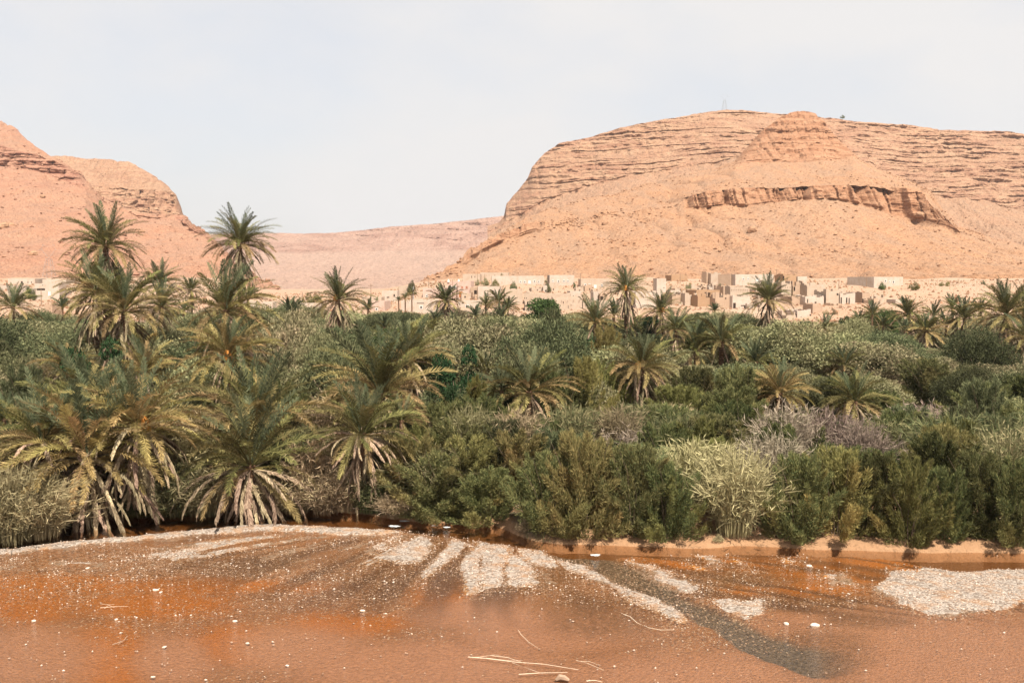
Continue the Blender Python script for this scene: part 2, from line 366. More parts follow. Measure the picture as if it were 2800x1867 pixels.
HL = hill('left_slope', -240, 780, 480, [(L1f, [(-240, 425), (780, 425)]), (L1b, [(-240, 1030), (198, 1000), (420, 980), (490, 840), (600, 640), (780, 450)]),
      (L1t, [(-240, 1055), (198, 1020), (420, 995), (490, 850), (600, 650), (780, 455)]), (L1s, [(-240, 1290), (0, 1230), (198, 1040), (420, 1010), (490, 860), (600, 660), (780, 460)])],
     [(130, lambda u: .06 + 0 * u), (36, lc), (40, .12)], M['rock_left'], 300, [(60, -15), (220, -60)], strat=9, crack=13, camp=8, tamp=1.4, crk=1.1)
L2s = [(95, 372), (110, 359), (125, 357), (200, 362), (295, 372), (310, 376), (330, 390), (370, 415), (388, 430), (404, 446), (411, 465), (419, 490), (423, 497), (440, 512), (470, 540)]
L2t = [(95, 402), (200, 425), (240, 428), (300, 432), (370, 437), (390, 440), (404, 449), (411, 468), (423, 499), (470, 543)]
L2b = [(95, 430), (200, 450), (240, 460), (320, 485), (420, 501), (440, 516), (470, 548)]
L2f = [(a, b + 35) for a, b in L2b]
HB = hill('butte', 95, 470, 230, [(L2f, [(95, 1420), (470, 1420)]), (L2b, [(95, 1600), (470, 1560)]), (L2t, [(95, 1625), (470, 1600)]), (L2s, [(95, 1730), (470, 1650)])],
     [(10, .1), (52, .97), (56, .42)], M['rock_mesa'], 400, [(30, 1), (400, -20)], strat=8.5, crack=20, camp=8.5, tamp=1.5, crk=1.3)
F_s = [(440, 540), (610, 535), (700, 537), (760, 535), (800, 532), (850, 527), (900, 521), (1000, 514), (1080, 505), (1160, 496), (1300, 488)]
F_b = [(440, 578), (800, 577), (950, 574), (1060, 572), (1300, 572)]
hill('far_plateau', 440, 1300, 420, [([(440, 672), (1300, 672)], [(440, 1300), (1300, 1300)]), (F_b, [(440, 2650), (1300, 2650)]), (F_s, [(440, 2950), (1300, 2950)])],
     [(50, .02), (60, .85)], M['rock_far'], 500, [(100, 0), (1500, -60)], strat=17, crack=45, camp=12, tamp=1.2, crk=1.0)

# loose rocks on the slopes
def octa(n, rs):
    base = np.array([(1, 0, 0), (0, 1, 0), (-1, 0, 0), (0, -1, 0), (0, 0, 1), (0, 0, -1)], float)
    f = np.array([(0, 1, 4), (1, 2, 4), (2, 3, 4), (3, 0, 4), (1, 0, 5), (2, 1, 5), (3, 2, 5), (0, 3, 5)])
    v = base[None] * rs.uniform(.55, 1.2, (n, 6, 1)) + rs.uniform(-.18, .18, (n, 6, 3))
    a = rs.uniform(0, 2 * pi, n); c, s = np.cos(a), np.sin(a)
    R = np.zeros((n, 3, 3)); R[:, 0, 0] = c; R[:, 0, 1] = -s; R[:, 1, 0] = s; R[:, 1, 1] = c; R[:, 2, 2] = 1
    return np.einsum('nij,nkj->nki', R, v), f
def scatter_rocks(name, H, n, lo, hi, mat, seed, rows=(2, 9999), zmin=None):
    X, Y, Z, C = H; rs = np.random.default_rng(seed)
    i = rs.integers(rows[0], min(rows[1], X.shape[0] - 6), n * 3); j = rs.integers(1, X.shape[1] - 1, n * 3)
    # keep by world area so that near rows are not crowded
    keep = rs.random(n * 3) < (.25 + .75 * vn(X[i, j] / 35, Y[i, j] / 35, seed)) * (.1 + 1.4 * np.clip(fbm(X[i, j] / 22, Y[i, j] / 30, seed + 5, 3) + .25, 0, 1)) * (Y[i, j] / Y.max()) ** 1.2 * (1.0 - .6 * C[i, j])
    i, j = i[keep][:n], j[keep][:n]; m = len(i)
    v, f = octa(m, rs); size = lo * (hi / lo) ** (rs.random(m) ** 2.6)
    v *= size[:, None, None]; v[:, :, 2] *= .7
    p = np.stack([X[i, j] + rs.uniform(-1, 1, m), Y[i, j] + rs.uniform(-1, 1, m), Z[i, j] + size * .2], -1)
    V = (v + p[:, None]).reshape(-1, 3); Fc = (f[None] + 6 * np.arange(m)[:, None, None]).reshape(-1, 3)
    tag(link(name, make_mesh(name, V, Fc, mat, {'cliff': np.repeat(rs.random(m) * .8, 6)})), 'loose angular stones strewn over the mountain slopes', kind='stuff')
scatter_rocks('slope_stones', HF, 23000, .25, 1.5, M['rock_near'], 1)
scatter_rocks('slope_stones', HL, 10000, .3, 2.2, M['rock_left'], 2)
scatter_rocks('slope_stones', HM, 4000, .6, 2.6, M['rock_mesa'], 3, rows=(2, 60))

# ---------------------------------------------------------------- river bed
def crop2(pts): return [(933 + x * .3967, 1380 + y * .3967) for x, y in pts]
def crop3(pts): return [(1866 + x * .397, 1380 + y * .397) for x, y in pts]
def crop1(pts): return [(x * .3967, 1380 + y * .3967) for x, y in pts]
BARS = [crop2(p) for p in [
    [(300, 360), (360, 320), (420, 280), (540, 205), (590, 240), (620, 270), (560, 340), (500, 390), (400, 395)],
    [(600, 440), (680, 350), (760, 250), (830, 280), (770, 350), (700, 400), (550, 490)],
    [(850, 345), (950, 300), (960, 265), (1050, 290), (1135, 290), (1100, 360), (1100, 440), (1110, 545), (1060, 560), (1000, 560), (950, 500), (975, 430), (990, 350), (950, 350), (920, 420), (940, 520), (955, 590), (890, 605), (870, 540), (845, 450)],
    [(1165, 350), (1240, 370), (1290, 420), (1340, 510), (1370, 540), (1280, 550), (1170, 545), (1155, 460)],
    [(1240, 315), (1400, 330), (1470, 375), (1495, 420), (1440, 425), (1330, 405), (1270, 370)],
    [(1390, 440), (1440, 470), (1510, 545), (1440, 545), (1400, 500)],
    [(200, 330), (330, 240), (480, 175), (500, 187), (380, 255), (280, 310), (200, 350)],
    [(1500, 380), (1720, 425), (1900, 525), (2200, 655), (2350, 745), (2350, 800), (2150, 720), (1950, 620), (1720, 500), (1550, 440)],
    [(1990, 395), (2130, 430), (2350, 520), (2350, 600), (2200, 545), (2100, 465)]]] + [crop3(p) for p in [
    [(1450, 460), (1650, 480), (1690, 410), (1760, 430), (1860, 460), (2352, 437), (2700, 430), (2700, 560), (2352, 620), (2200, 700), (1900, 740), (1700, 750), (1500, 660), (1340, 580), (1400, 530)],
    [(240, 660), (330, 650), (420, 680), (550, 660), (560, 740), (450, 770), (320, 730)],
    [(100, 345), (180, 350), (250, 390), (270, 415), (200, 400)],
    [(980, 480), (1150, 480), (1210, 560), (1050, 550)], [(-30, 515), (100, 560), (60, 600), (-30, 590)],
    [(0, 380), (110, 405), (180, 450), (90, 440)], [(300, 365), (400, 385), (480, 450), (400, 430)], [(690, 370), (800, 380), (780, 400), (700, 395)]]] + [
    [(-300, 1545), (0, 1503), (240, 1478), (480, 1455), (700, 1437), (850, 1440), (1000, 1448), (1090, 1452), (1010, 1462), (930, 1462), (800, 1452), (700, 1449), (480, 1466), (240, 1488), (0, 1515), (-300, 1560)]]
BARW = [1, .9, 1, 1, .85, .6, .7, .75, .8, 1.15, 1, .7, .75, .8, .5, .5, .5, 1.0]
DEEP = [[(-300, 1500), (0, 1460), (240, 1410), (480, 1385), (700, 1380), (1000, 1390), (1140, 1408), (1360, 1430), (1461, 1470), (1687, 1480), (2500, 1490), (3100, 1490), (3100, 1552), (2800, 1551), (2620, 1562), (2541, 1551), (2485, 1529), (2322, 1515), (2088, 1515), (1866, 1518), (1690, 1517),
         (1560, 1512), (1350, 1484), (1180, 1456), (1090, 1448), (1000, 1443), (850, 1435), (700, 1432), (480, 1450), (240, 1472), (0, 1497), (-300, 1538)],
        [(1449, 1487), (1560, 1500), (1675, 1515), (1730, 1543), (1778, 1570), (1865, 1622), (1961, 1666), (2033, 1694), (2120, 1733), (2184, 1761), (2303, 1777), (2345, 1805), (2322, 1829), (2263, 1844), (2203, 1837), (2104, 1801), (1985, 1737), (1865, 1674), (1806, 1638), (1687, 1590), (1607, 1547)]]
def psd(poly, u, v):
    """signed distance (positive inside) in photo pixels; v stretched so bars keep their proportions"""
    p = np.array(poly, float); q = np.roll(p, -1, 0); d2 = np.full(u.shape, 1e12); ins = np.zeros(u.shape, bool)
    A = 1.6
    for (x0, y0), (x1, y1) in zip(p, q):
        ex, ey = x1 - x0, (y1 - y0) * A; wx, wy = u - x0, (v - y0) * A
        tt = np.clip((wx * ex + wy * ey) / (ex * ex + ey * ey + 1e-9), 0, 1)
        d2 = np.minimum(d2, (wx - ex * tt) ** 2 + (wy - ey * tt) ** 2)
        c = ((y0 <= v) != (y1 <= v)); xi = x0 + (v - y0) / (y1 - y0 + 1e-12) * (x1 - x0)
        ins ^= c & (u < xi)
    d = np.sqrt(d2); return np.where(ins, d, -d)
NXB, NYB = 720, 390
xs = np.linspace(-36, 36, NXB); ys = np.linspace(30, 68, NYB)
XB, YB = np.meshgrid(xs, ys)
UB, VB = UV(XB, YB, 0 * XB)
wu = 14 * fbm(XB / 1.6, YB / 1.6, 61, 4); wv = 6 * fbm(XB / 1.3, YB / 1.3, 66, 4)
u_, v_ = UB + wu, VB + wv
dry = np.zeros(XB.shape)
for poly, w in zip(BARS, BARW): dry = np.maximum(dry, w * ss(-30, 20, psd(poly, u_, v_)))
halo = np.zeros(XB.shape)
for poly, w in zip(BARS[:17], BARW): halo = np.maximum(halo, w * ss(-60, 5, psd(poly, u_, v_)))
fz = ridge((np.arctan2(XB - P(1300, 1380, 1.0)[0] * 58, 66 - YB)) * 21 + .6 * fbm(XB / 3, YB / 3, 171), np.hypot(XB, YB - 66) / 9, 173)
dry = np.maximum(dry, .62 * ss(.62, .92, fz) * ss(1610, 1500, VB + wv * 2) * ss(1440, 1470, VB) * ss(200, 500, UB) * (1 - ss(1050, 1150, UB)) * (fbm(XB / 2, YB / 2, 175, 3) > -.25))
dry = np.maximum(dry, .55 * ss(1500, 1530, VB) * (1 - ss(1545, 1590, VB)) * (1 - ss(300, 700, UB)) * ss(-.2, .5, fbm(XB / 1.2, YB / .6, 177, 4)))
deep = ss(-8, 10, psd(DEEP[0], u_, v_)); str_ = ss(-12, 12, psd(DEEP[1], u_ + .8 * wu, v_ + 1.2 * wv)) * (1 - .9 * ss(2180, 2360, UB + wu))
def ell(cx, cy, rx, ry, soft=.5): 
    return 1 - ss(1 - soft, 1 + soft, np.hypot((UB + 2.2 * wu - cx) / rx, (VB + 1.5 * wv - cy) / ry))
orange = np.zeros(XB.shape)
for e in [(180, 1595, 330, 26), (560, 1600, 300, 22), (300, 1800, 110, 95), (640, 1755, 120, 50), (950, 1700, 160, 30), (420, 1650, 220, 40), (2020, 1622, 75, 22), (2230, 1612, 120, 22), (1200, 1620, 90, 40),
          (2500, 1540, 260, 24), (2000, 1540, 260, 24), (1900, 1510, 320, 18), (2350, 1560, 280, 30), (2750, 1600, 120, 24), (70, 1640, 140, 60)]: orange = np.maximum(orange, ell(*e))
pink = np.zeros(XB.shape)
for e in [(90, 1790, 190, 80), (470, 1800, 110, 70), (820, 1770, 200, 60), (1150, 1820, 380, 70), (1500, 1720, 260, 60), (1900, 1860, 420, 80), (2600, 1790, 380, 130), (1280, 1680, 160, 40), (2350, 1700, 300, 40)]: pink = np.maximum(pink, ell(*e))
dark = np.zeros(XB.shape)
for e in [(1060, 1560, 200, 70), (1330, 1600, 220, 26), (1650, 1680, 160, 60), (2200, 1640, 180, 24), (2000, 1580, 170, 22), (2360, 1690, 120, 24), (2250, 1780, 140, 60), (620, 1530, 240, 30), (1500, 1570, 110, 30)]: dark = np.maximum(dark, .9 * ell(*e))
# radiating rills: fans spreading from the bar crest down towards the camera
fan = np.zeros(XB.shape)
cx, cy = P(1300, 1380, 1.0)[0] * 58, 66.0
ang = np.arctan2(XB - cx, cy - YB); rr = np.hypot(XB - cx, YB - cy)
rill = ridge(ang * 15 + .5 * fbm(XB / 4, YB / 4, 71), rr / 14, 73)
rill = ss(.45, .85, rill) * ss(6, 12, rr) * (1 - ss(17, 25, rr))
q1 = (XB * .80 + YB * .60); q2 = (-XB * .60 + YB * .80)        # on the right the rills run down to the right, beside the stream
rr2 = ss(.55, .88, ridge(q2 * 0 + (YB * .86 + XB * .50) / .95 + .7 * fbm(XB / 3.5, YB / 3.5, 75), (XB - YB) / 16, 76)) * ss(6, 9, XB) * (1 - ss(20, 27, XB)) * ss(42, 46, YB)
rill = np.maximum(rill, rr2) * (1 - dry) * (1 - deep)
gn = fbm(XB / .5, YB / .5, 81, 3)
bed = -.035 + .05 * dry + .035 * halo - .42 * deep - .16 * str_ - .05 * rill * (1 - dry) - .03 * pink + .02 * gn + .05 * fbm(XB / 5, YB / 5, 83, 3) + .07 * dry * fbm(XB / 1.5, YB / 1.5, 84)
bed += .10 * ss(-3, 3, psd(BARS[17], u_, v_))
bed += .42 + .13 * ss(-2, 3, XB) - .42 * (1 - ss(0, 1.6, YB - bank_y(XB))) - .13 * ss(-2, 3, XB) * (1 - ss(0, 1.6, YB - bank_y(XB))) + .8 * ss(1.5, 5, YB - bank_y(XB))
bed += ss(.1, 1.2, YB - bank_y(XB)) * (.25 * fbm(XB / 1.1, YB / .8, 131, 4) + .15 * fbm(XB / .35, YB / .35, 137, 2))
bed -= .03 * ss(300, 0, 1867 - VB)
gravel = np.clip(.50 + .9 * halo + .5 * fbm(XB / 3, YB / 3, 91) + .4 * ell(400, 1560, 600, 60) - .75 * pink - .3 * orange - .6 * deep, 0, 1)
t = NT('wet_river_bed', .55)
n1 = t.noise(.35, 5, .6); n2 = t.noise(5.0, 5, .75)
c = t.mix(t.ramp(n1, [(.35, 0.), (.65, 1.)]), (.29, .142, .058), (.35, .19, .095))
c = t.mix(t.attr('orange'), c, (.43, .165, .024)); c = t.mix(t.attr('pink'), c, (.43, .245, .15))
c = t.mix(t.math('MULTIPLY', t.attr('dark'), t.ramp(n2, [(.35, 1.), (.62, .25)])), c, (.17, .095, .045)); c = t.mix(t.math('MULTIPLY', t.attr('rill'), .85), c, (.12, .058, .024))
c = t.mix(t.attr('stream'), c, t.mix(t.ramp(t.noise(4.5, 5, .8), [(.42, 0.), (.6, 1.)]), (.07, .06, .045), (.21, .18, .14))); c = t.mix(t.attr('deep'), c, (.17, .075, .022))  # pale stream flecks paint ripple glints; channel brown darkened for mirrored plants and shade
c = t.mix(t.attr('bankside'), c, t.mix(n2, (.30, .16, .08), (.42, .25, .14))); c = t.mix(t.attr('bank_shade'), c, (.06, .042, .022))  # left bank foot coloured dark to stand for shade under overhanging plants
c = t.mix(1.0, c, t.ramp(t.noise(7.0, 6, .85), [(.36, .62), (.5, 1.0), (.62, 1.2)]), 'MULTIPLY')
vo = t.n.new('ShaderNodeTexVoronoi'); vo.inputs['Scale'].default_value = 8.5; t.l.new(t.co, vo.inputs[0])
sv = t.n.new('ShaderNodeSeparateColor'); t.l.new(vo.outputs['Color'], sv.inputs[0])
isst = t.math('MULTIPLY', t.math('LESS_THAN', sv.outputs[0], t.math('MULTIPLY', t.attr('gravel'), .55)), t.math('LESS_THAN', vo.outputs['Distance'], .42))
c = t.mix(isst, c, t.mix(sv.outputs[1], (.36, .25, .17), (.62, .52, .42)))
isd = t.math('MULTIPLY', t.math('GREATER_THAN', sv.outputs[0], .80), t.attr('gravel'))
c = t.mix(t.math('MULTIPLY', isd, .7), c, (.07, .035, .018))
dn = t.math('ADD', t.attr('dry'), t.math('MULTIPLY', t.math('SUBTRACT', t.noise(2.2, 6, .75), .5), 2.2))
drc = t.mix(t.ramp(sv.outputs[1], [(.1, 0.), (.8, 1.)]), (.22, .165, .125), (.44, .37, .31))
drc = t.mix(t.ramp(t.noise(.9, 4, .6), [(.5, 0.), (.66, .75)]), drc, (.40, .22, .11))
c = t.mix(t.ramp(dn, [(.38, 0.), (.62, 1.)]), c, drc)
t.color(c)
rg = t.ramp(t.attr('dry'), [(.2, .42), (.6, .9)]); t.l.new(rg, t.b.inputs['Roughness'])
t.bump(t.math('ADD', t.noise(7, 6, .8), t.math('MULTIPLY', vo.outputs['Distance'], -.8)), .09, 1.0)
me = make_mesh('riverbed', np.stack([XB, YB, bed], -1).reshape(-1, 3), grid_faces(*XB.shape), t.m,
     {'dry': dry, 'orange': orange, 'pink': pink, 'dark': dark, 'rill': rill, 'deep': deep, 'stream': str_, 'gravel': gravel, 'bankside': ss(.0, .9, YB - bank_y(XB)), 'bank_shade': ss(-.1, .5, YB - bank_y(XB)) * (1 - ss(-2, 2, XB))}, True)
tag(link('riverbed', me), kind='structure')
BEDM = t.m
# riverbed outside the frame, towards and under the camera
xx, yy = np.meshgrid(np.linspace(-120, 120, 60), np.linspace(-25, 30.05, 16)); zz = np.full(xx.shape, -.09)
z0 = {'dry': 0 * xx, 'orange': 0 * xx, 'pink': 0 * xx + .6, 'dark': 0 * xx, 'rill': 0 * xx, 'deep': 0 * xx, 'stream': 0 * xx, 'gravel': .1 + 0 * xx, 'bankside': 0 * xx}
tag(link('riverbed', make_mesh('riverbed_near', np.stack([xx, yy, zz], -1).reshape(-1, 3), grid_faces(*xx.shape), BEDM, z0)), kind='structure')
for sx in (-1, 1):
    xx, yy = np.meshgrid(np.linspace(35.9 * sx, 120 * sx, 20), np.linspace(30.0, 68, 12)); zz = np.full(xx.shape, -.1)
    z0 = {k: np.zeros(xx.shape) + (.5 if k == 'pink' else 0) for k in z0}
    tag(link('riverbed', make_mesh('riverbed_side', np.stack([xx, yy, zz], -1).reshape(-1, 3), grid_faces(*xx.shape), BEDM, z0)), kind='structure')
# water sheet
t = NT('shallow_water'); t.n.remove(t.b)
gl = t.n.new('ShaderNodeBsdfGlossy'); gl.inputs['Roughness'].default_value = .04
tr = t.n.new('ShaderNodeBsdfTransparent'); tr.inputs[0].default_value = (.90, .80, .70, 1)
fr = t.n.new('ShaderNodeFresnel'); fr.inputs['IOR'].default_value = 1.33; ms = t.n.new('ShaderNodeMixShader')
bp = t.n.new('ShaderNodeBump'); bp.inputs['Distance'].default_value = .03; bp.inputs['Strength'].default_value = .85
nn = t.noise(4.0, 5, .65, (1, 2.6, 1)); t.l.new(nn, bp.inputs['Height'])
t.l.new(bp.outputs[0], gl.inputs['Normal']); t.l.new(bp.outputs[0], fr.inputs['Normal'])
t.l.new(fr.outputs[0], ms.inputs[0]); t.l.new(tr.outputs[0], ms.inputs[1]); t.l.new(gl.outputs[0], ms.inputs[2]); t.l.new(ms.outputs[0], t.out.inputs[0])
xx, yy = np.meshgrid(np.linspace(-120, 120, 40), np.linspace(-25, 70, 20))
tag(link('water', make_mesh('water', np.stack([xx, yy, 0 * xx], -1).reshape(-1, 3), grid_faces(*xx.shape), t.m, None, True)), kind='structure')
# foam riffles
foam = plain('white_foam', (.55, .56, .55), .6, .3)
for (u, v, w) in [(1078, 1438, .9), (1190, 1437, .5), (1222, 1441, .6), (1627, 1517, .7), (1105, 1424, .8)]:
    s_ = P(u, v, 1.0); k = CAM_H / (CAM_H - s_[2]); cxx, cyy = s_[0] * k, k
    n = 26; rs = np.random.default_rng(int(u)); vs_ = [(0, 0, .03)]; 
    for i in range(n):
        a = 2 * pi * i / n; r = .6 + .5 * rs.random(); vs_.append((cos(a) * w * r * .45, sin(a) * w * .3 * r, .006))
    o = link('foam', make_mesh('foam', np.array(vs_), np.array([(0, i + 1, (i + 1) % n + 1) for i in range(n)]), foam), loc=(cxx, cyy, .003))
    tag(o, 'white patch of broken foam on the stream', kind='stuff')
# pebbles
def bed_z(x, y):
    i = np.clip(((y - 30) / 38 * (NYB - 1)).astype(int), 0, NYB - 1); j = np.clip(((x + 36) / 72 * (NXB - 1)).astype(int), 0, NXB - 1); return i, j
rs = np.random.default_rng(11); n = 330000
px = rs.uniform(-33, 33, n); py = 32 + 28 * rs.random(n); i, j = bed_z(px, py)
pr = (.10 + 1.0 * gravel[i, j] ** 1.5 + .5 * dry[i, j]) * (1 - .95 * deep[i, j]) * (1 - .9 * str_[i, j]) * (.1 + .9 * (fbm(px / 1.2, py / 1.2, 95, 3) > -.05))
kp = rs.random(n) < pr * .34; px, py, i, j = px[kp], py[kp], i[kp], j[kp]; m = len(px)
v, f = octa(m, rs); size = .018 * (3.8) ** (rs.random(m) ** 2.6); v *= size[:, None, None]; v[:, :, 2] *= .6
V = (v + np.stack([px, py, np.maximum(bed[i, j], -.02) + size * .2], -1)[:, None]).reshape(-1, 3)
t = NT('pale_pebble', .8); gg = t.n.new('ShaderNodeNewGeometry')
t.color(t.ramp(gg.outputs['Random Per Island'], [(0., (.20, .11, .06)), (.35, (.40, .28, .20)), (1., (.60, .51, .43))])); PEB = t.m
tag(link('pebbles', make_mesh('pebbles', V, (f[None] + 6 * np.arange(m)[:, None, None]).reshape(-1, 3), PEB)), 'pale pebbles and gravel scattered over the wet river bed', kind='stuff')
def zplane(u, v):
    s_ = P(u, v, 1.0); k = CAM_H / (CAM_H - s_[2]); return s_[0] * k, k
def stone_mesh(seed, r=(1, .75, .45)):
    import bmesh
    bm = bmesh.new(); bmesh.ops.create_icosphere(bm, subdivisions=2, radius=1.0); rr = random.Random(seed)
    o = [rr.uniform(0, 99) for _ in range(3)]
    for w in bm.verts:
        k = 1 + .35 * mathutils.noise.noise(mathutils.Vector((w.co.x * 1.3 + o[0], w.co.y * 1.3 + o[1], w.co.z * 1.3 + o[2])))
        w.co = mathutils.Vector((w.co.x * k * r[0], w.co.y * k * r[1], w.co.z * k * r[2]))
    me = bpy.data.meshes.new('river_stone'); bm.to_mesh(me); bm.free(); me.materials.append(PEB); return me
sm = [stone_mesh(q) for q in range(4)]
def stone(u, v, size, label, group=None, mesh=None):
    size *= .55; x, y = zplane(u, v); i, j = bed_z(np.array([x]), np.array([y])); z = float(bed[i[0], j[0]])
    o = link('river_stone', mesh or sm[random.randrange(4)], loc=(x, y, max(z, -.03) + size * .1), rot=(random.uniform(-.1, .1), random.uniform(-.1, .1), random.uniform(0, 6.3)), scale=size)
    return tag(o, label, 'stone', group)
stone(2228, 1709, .42, 'large pale angular stone lying alone right of the dark stream')
stone(426, 1612, .26, 'pale lumpy stone beside curled twigs in the orange gravel at left')
stone(440, 1618, .18, 'small pale stone touching the lumpy stone among curled twigs')
stone(642, 1697, .22, 'pointed pale stone above the smooth orange mud patch')
stone(677, 1757, .17, 'round white stone on orange mud at the lower left')
stone(746, 1753, .13, 'small whitish stone right of the round white stone')
stone(450, 1767, .18, 'grey-white stone just right of the curved dark branch')
stone(785, 1818, .17, 'oval white stone on pinkish mud near the lower left')
stone(418, 1849, .17, 'white stone with pointed top near the bottom edge')
stone(92, 1696, .20, 'flat pale stone at the left edge of the gravel')
stone(318, 1692, .18, 'flat pale stone above the curved dark branch')
stone(992, 1668, .22, 'long pale stone in brown gravel at the middle left')
stone(1055, 1676, .14, 'white stone right of the long pale stone in brown gravel')
stone(1126, 1731, .12, 'lone white stone on smooth brown mud')
stone(1013, 1708, .11, 'small white stone on the orange mud, middle left')
stone(2213, 1546, .30, 'white rock sitting in orange shallow water at right')
stone(2150, 1704, .26, 'flat grey-white stone left of the large angular stone')
stone(240, 1507 + 45, .2, 'pale stone in the dense gravel under the sand bar')
rs = random.Random(5); cnt = 0
while cnt < 110:
    u = rs.uniform(-20, 2820); v = rs.uniform(1530, 1862); x, y = zplane(u, v); i, j = bed_z(np.array([x]), np.array([y]))
    if deep[i[0], j[0]] > .2 or str_[i[0], j[0]] > .2 or rs.random() > .25 + gravel[i[0], j[0]]: continue
    side = 'left' if u < 933 else 'middle' if u < 1866 else 'right'
    stone(u, v, rs.uniform(.035, .075), f'fist-sized pale river stone among the gravel in the {side} of the river bed', f'pale stones in the {side} of the river bed'); cnt += 1
# driftwood
M['drift'] = plain('bleached_wood', (.62, .48, .35), .8, .2, 5); M['darkwood'] = plain('dark_wood', (.33, .22, .15), .8, .3, 5)
def stick(name, lines, label, mat='drift', cat='stick', lift=.05):
    cu, cv = lines[0][0][0]; x0, y0 = zplane(cu, cv); root = empty(name, (x0, y0, 0), label=label, cat=cat)
    single = len(lines) == 1
    for pts, r in lines:
        b = MB(); pp = []
        for k, (u, v) in enumerate(pts):
            x, y = zplane(u, v); pp.append((x - x0, y - y0, lift + .03 * (k % 2)))
        b.tube(pp, [r * .42 * (1 - .5 * k / max(1, len(pp) - 1)) for k in range(len(pp))], 6)
        link('stem', b.mesh('stem', M[mat]), root)
stick('driftwood', [(crop2([(875, 1055), (1000, 1070), (1200, 1090), (1400, 1110), (1635, 1143)]), .045), (crop2([(1030, 1045), (1150, 1065), (1270, 1100)]), .03), (crop2([(930, 1058), (1060, 1045), (1160, 1060)]), .02), (crop2([(1000, 1062), (1130, 1082), (1250, 1078)]), .02), (crop2([(1180, 1095), (1300, 1145), (1390, 1172)]), .025)],
      'long bundle of pale dry canes lying on the mud at bottom centre', cat='driftwood')
stick('driftwood', [(crop2([(1223, 1175), (1380, 1170), (1560, 1162)]), .04)], 'straight pale stick lying just below the long cane bundle', cat='driftwood')
stick('driftwood', [(crop2([(1220, 870), (1240, 905), (1290, 950), (1355, 998)]), .03)], 'thin pale stick lying diagonally above the long cane bundle', cat='driftwood')
stick('driftwood', [(crop2([(1945, 760), (1990, 780), (2040, 820), (2120, 858), (2200, 868), (2295, 872)]), .04)], 'long curved pale stick left of the dark stream', cat='driftwood')
stick('driftwood', [(crop2([(1620, 1078), (1700, 1105), (1810, 1147)]), .03), (crop2([(1650, 1085), (1710, 1090), (1790, 1118)]), .02)], 'thin forked stick to the right of the long cane bundle', cat='driftwood')
stick('driftwood', [(crop1([(775, 970), (820, 960), (855, 940), (880, 912)]), .05), (crop1([(820, 960), (850, 955)]), .03)], 'curved dark branch lying on orange mud at lower left', 'darkwood', cat='driftwood')
stick('driftwood', [(crop1([(690, 715), (780, 712), (885, 705)]), .03), (crop1([(700, 688), (750, 700), (790, 716)]), .02), (crop1([(720, 720), (750, 700), (790, 690)]), .02)], 'small fan of pale twigs on the gravel at left', cat='driftwood')
stick('driftwood', [(crop1([(945, 460), (960, 440), (978, 415)]), .03)], 'short dark twig poking from the gravel under the sand bar', 'darkwood', cat='driftwood')
stick('driftwood', [(crop2([(1690, 1220), (1750, 1222), (1800, 1228)]), .04)], 'short pale stick cut by the bottom edge', cat='driftwood')
stick('driftwood', [(crop2([(80, 60), (160, 72), (260, 78), (340, 100), (420, 104)]), .08), (crop2([(150, 66), (300, 70), (430, 85), (540, 70)]), .06), (crop2([(250, 110), (330, 60), (400, 40)]), .05), (crop2([(300, 95), (380, 70), (480, 88)]), .05)],
      'tangle of bleached driftwood branches along the far bank', cat='driftwood', lift=.35)
b = MB(); x, y = zplane(*crop2([(1525, 1210)])[0]); b.tube([(-.25, 0, .02), (-.1, .05, .12), (.08, .02, .1), (.25, -.03, .03)], [.05, .12, .11, .05], 7)
tag(link('driftwood', b.mesh('root_lump', M['darkwood']), loc=(x, y, 0)), 'dark knobbly root lump at the bottom edge', 'driftwood')

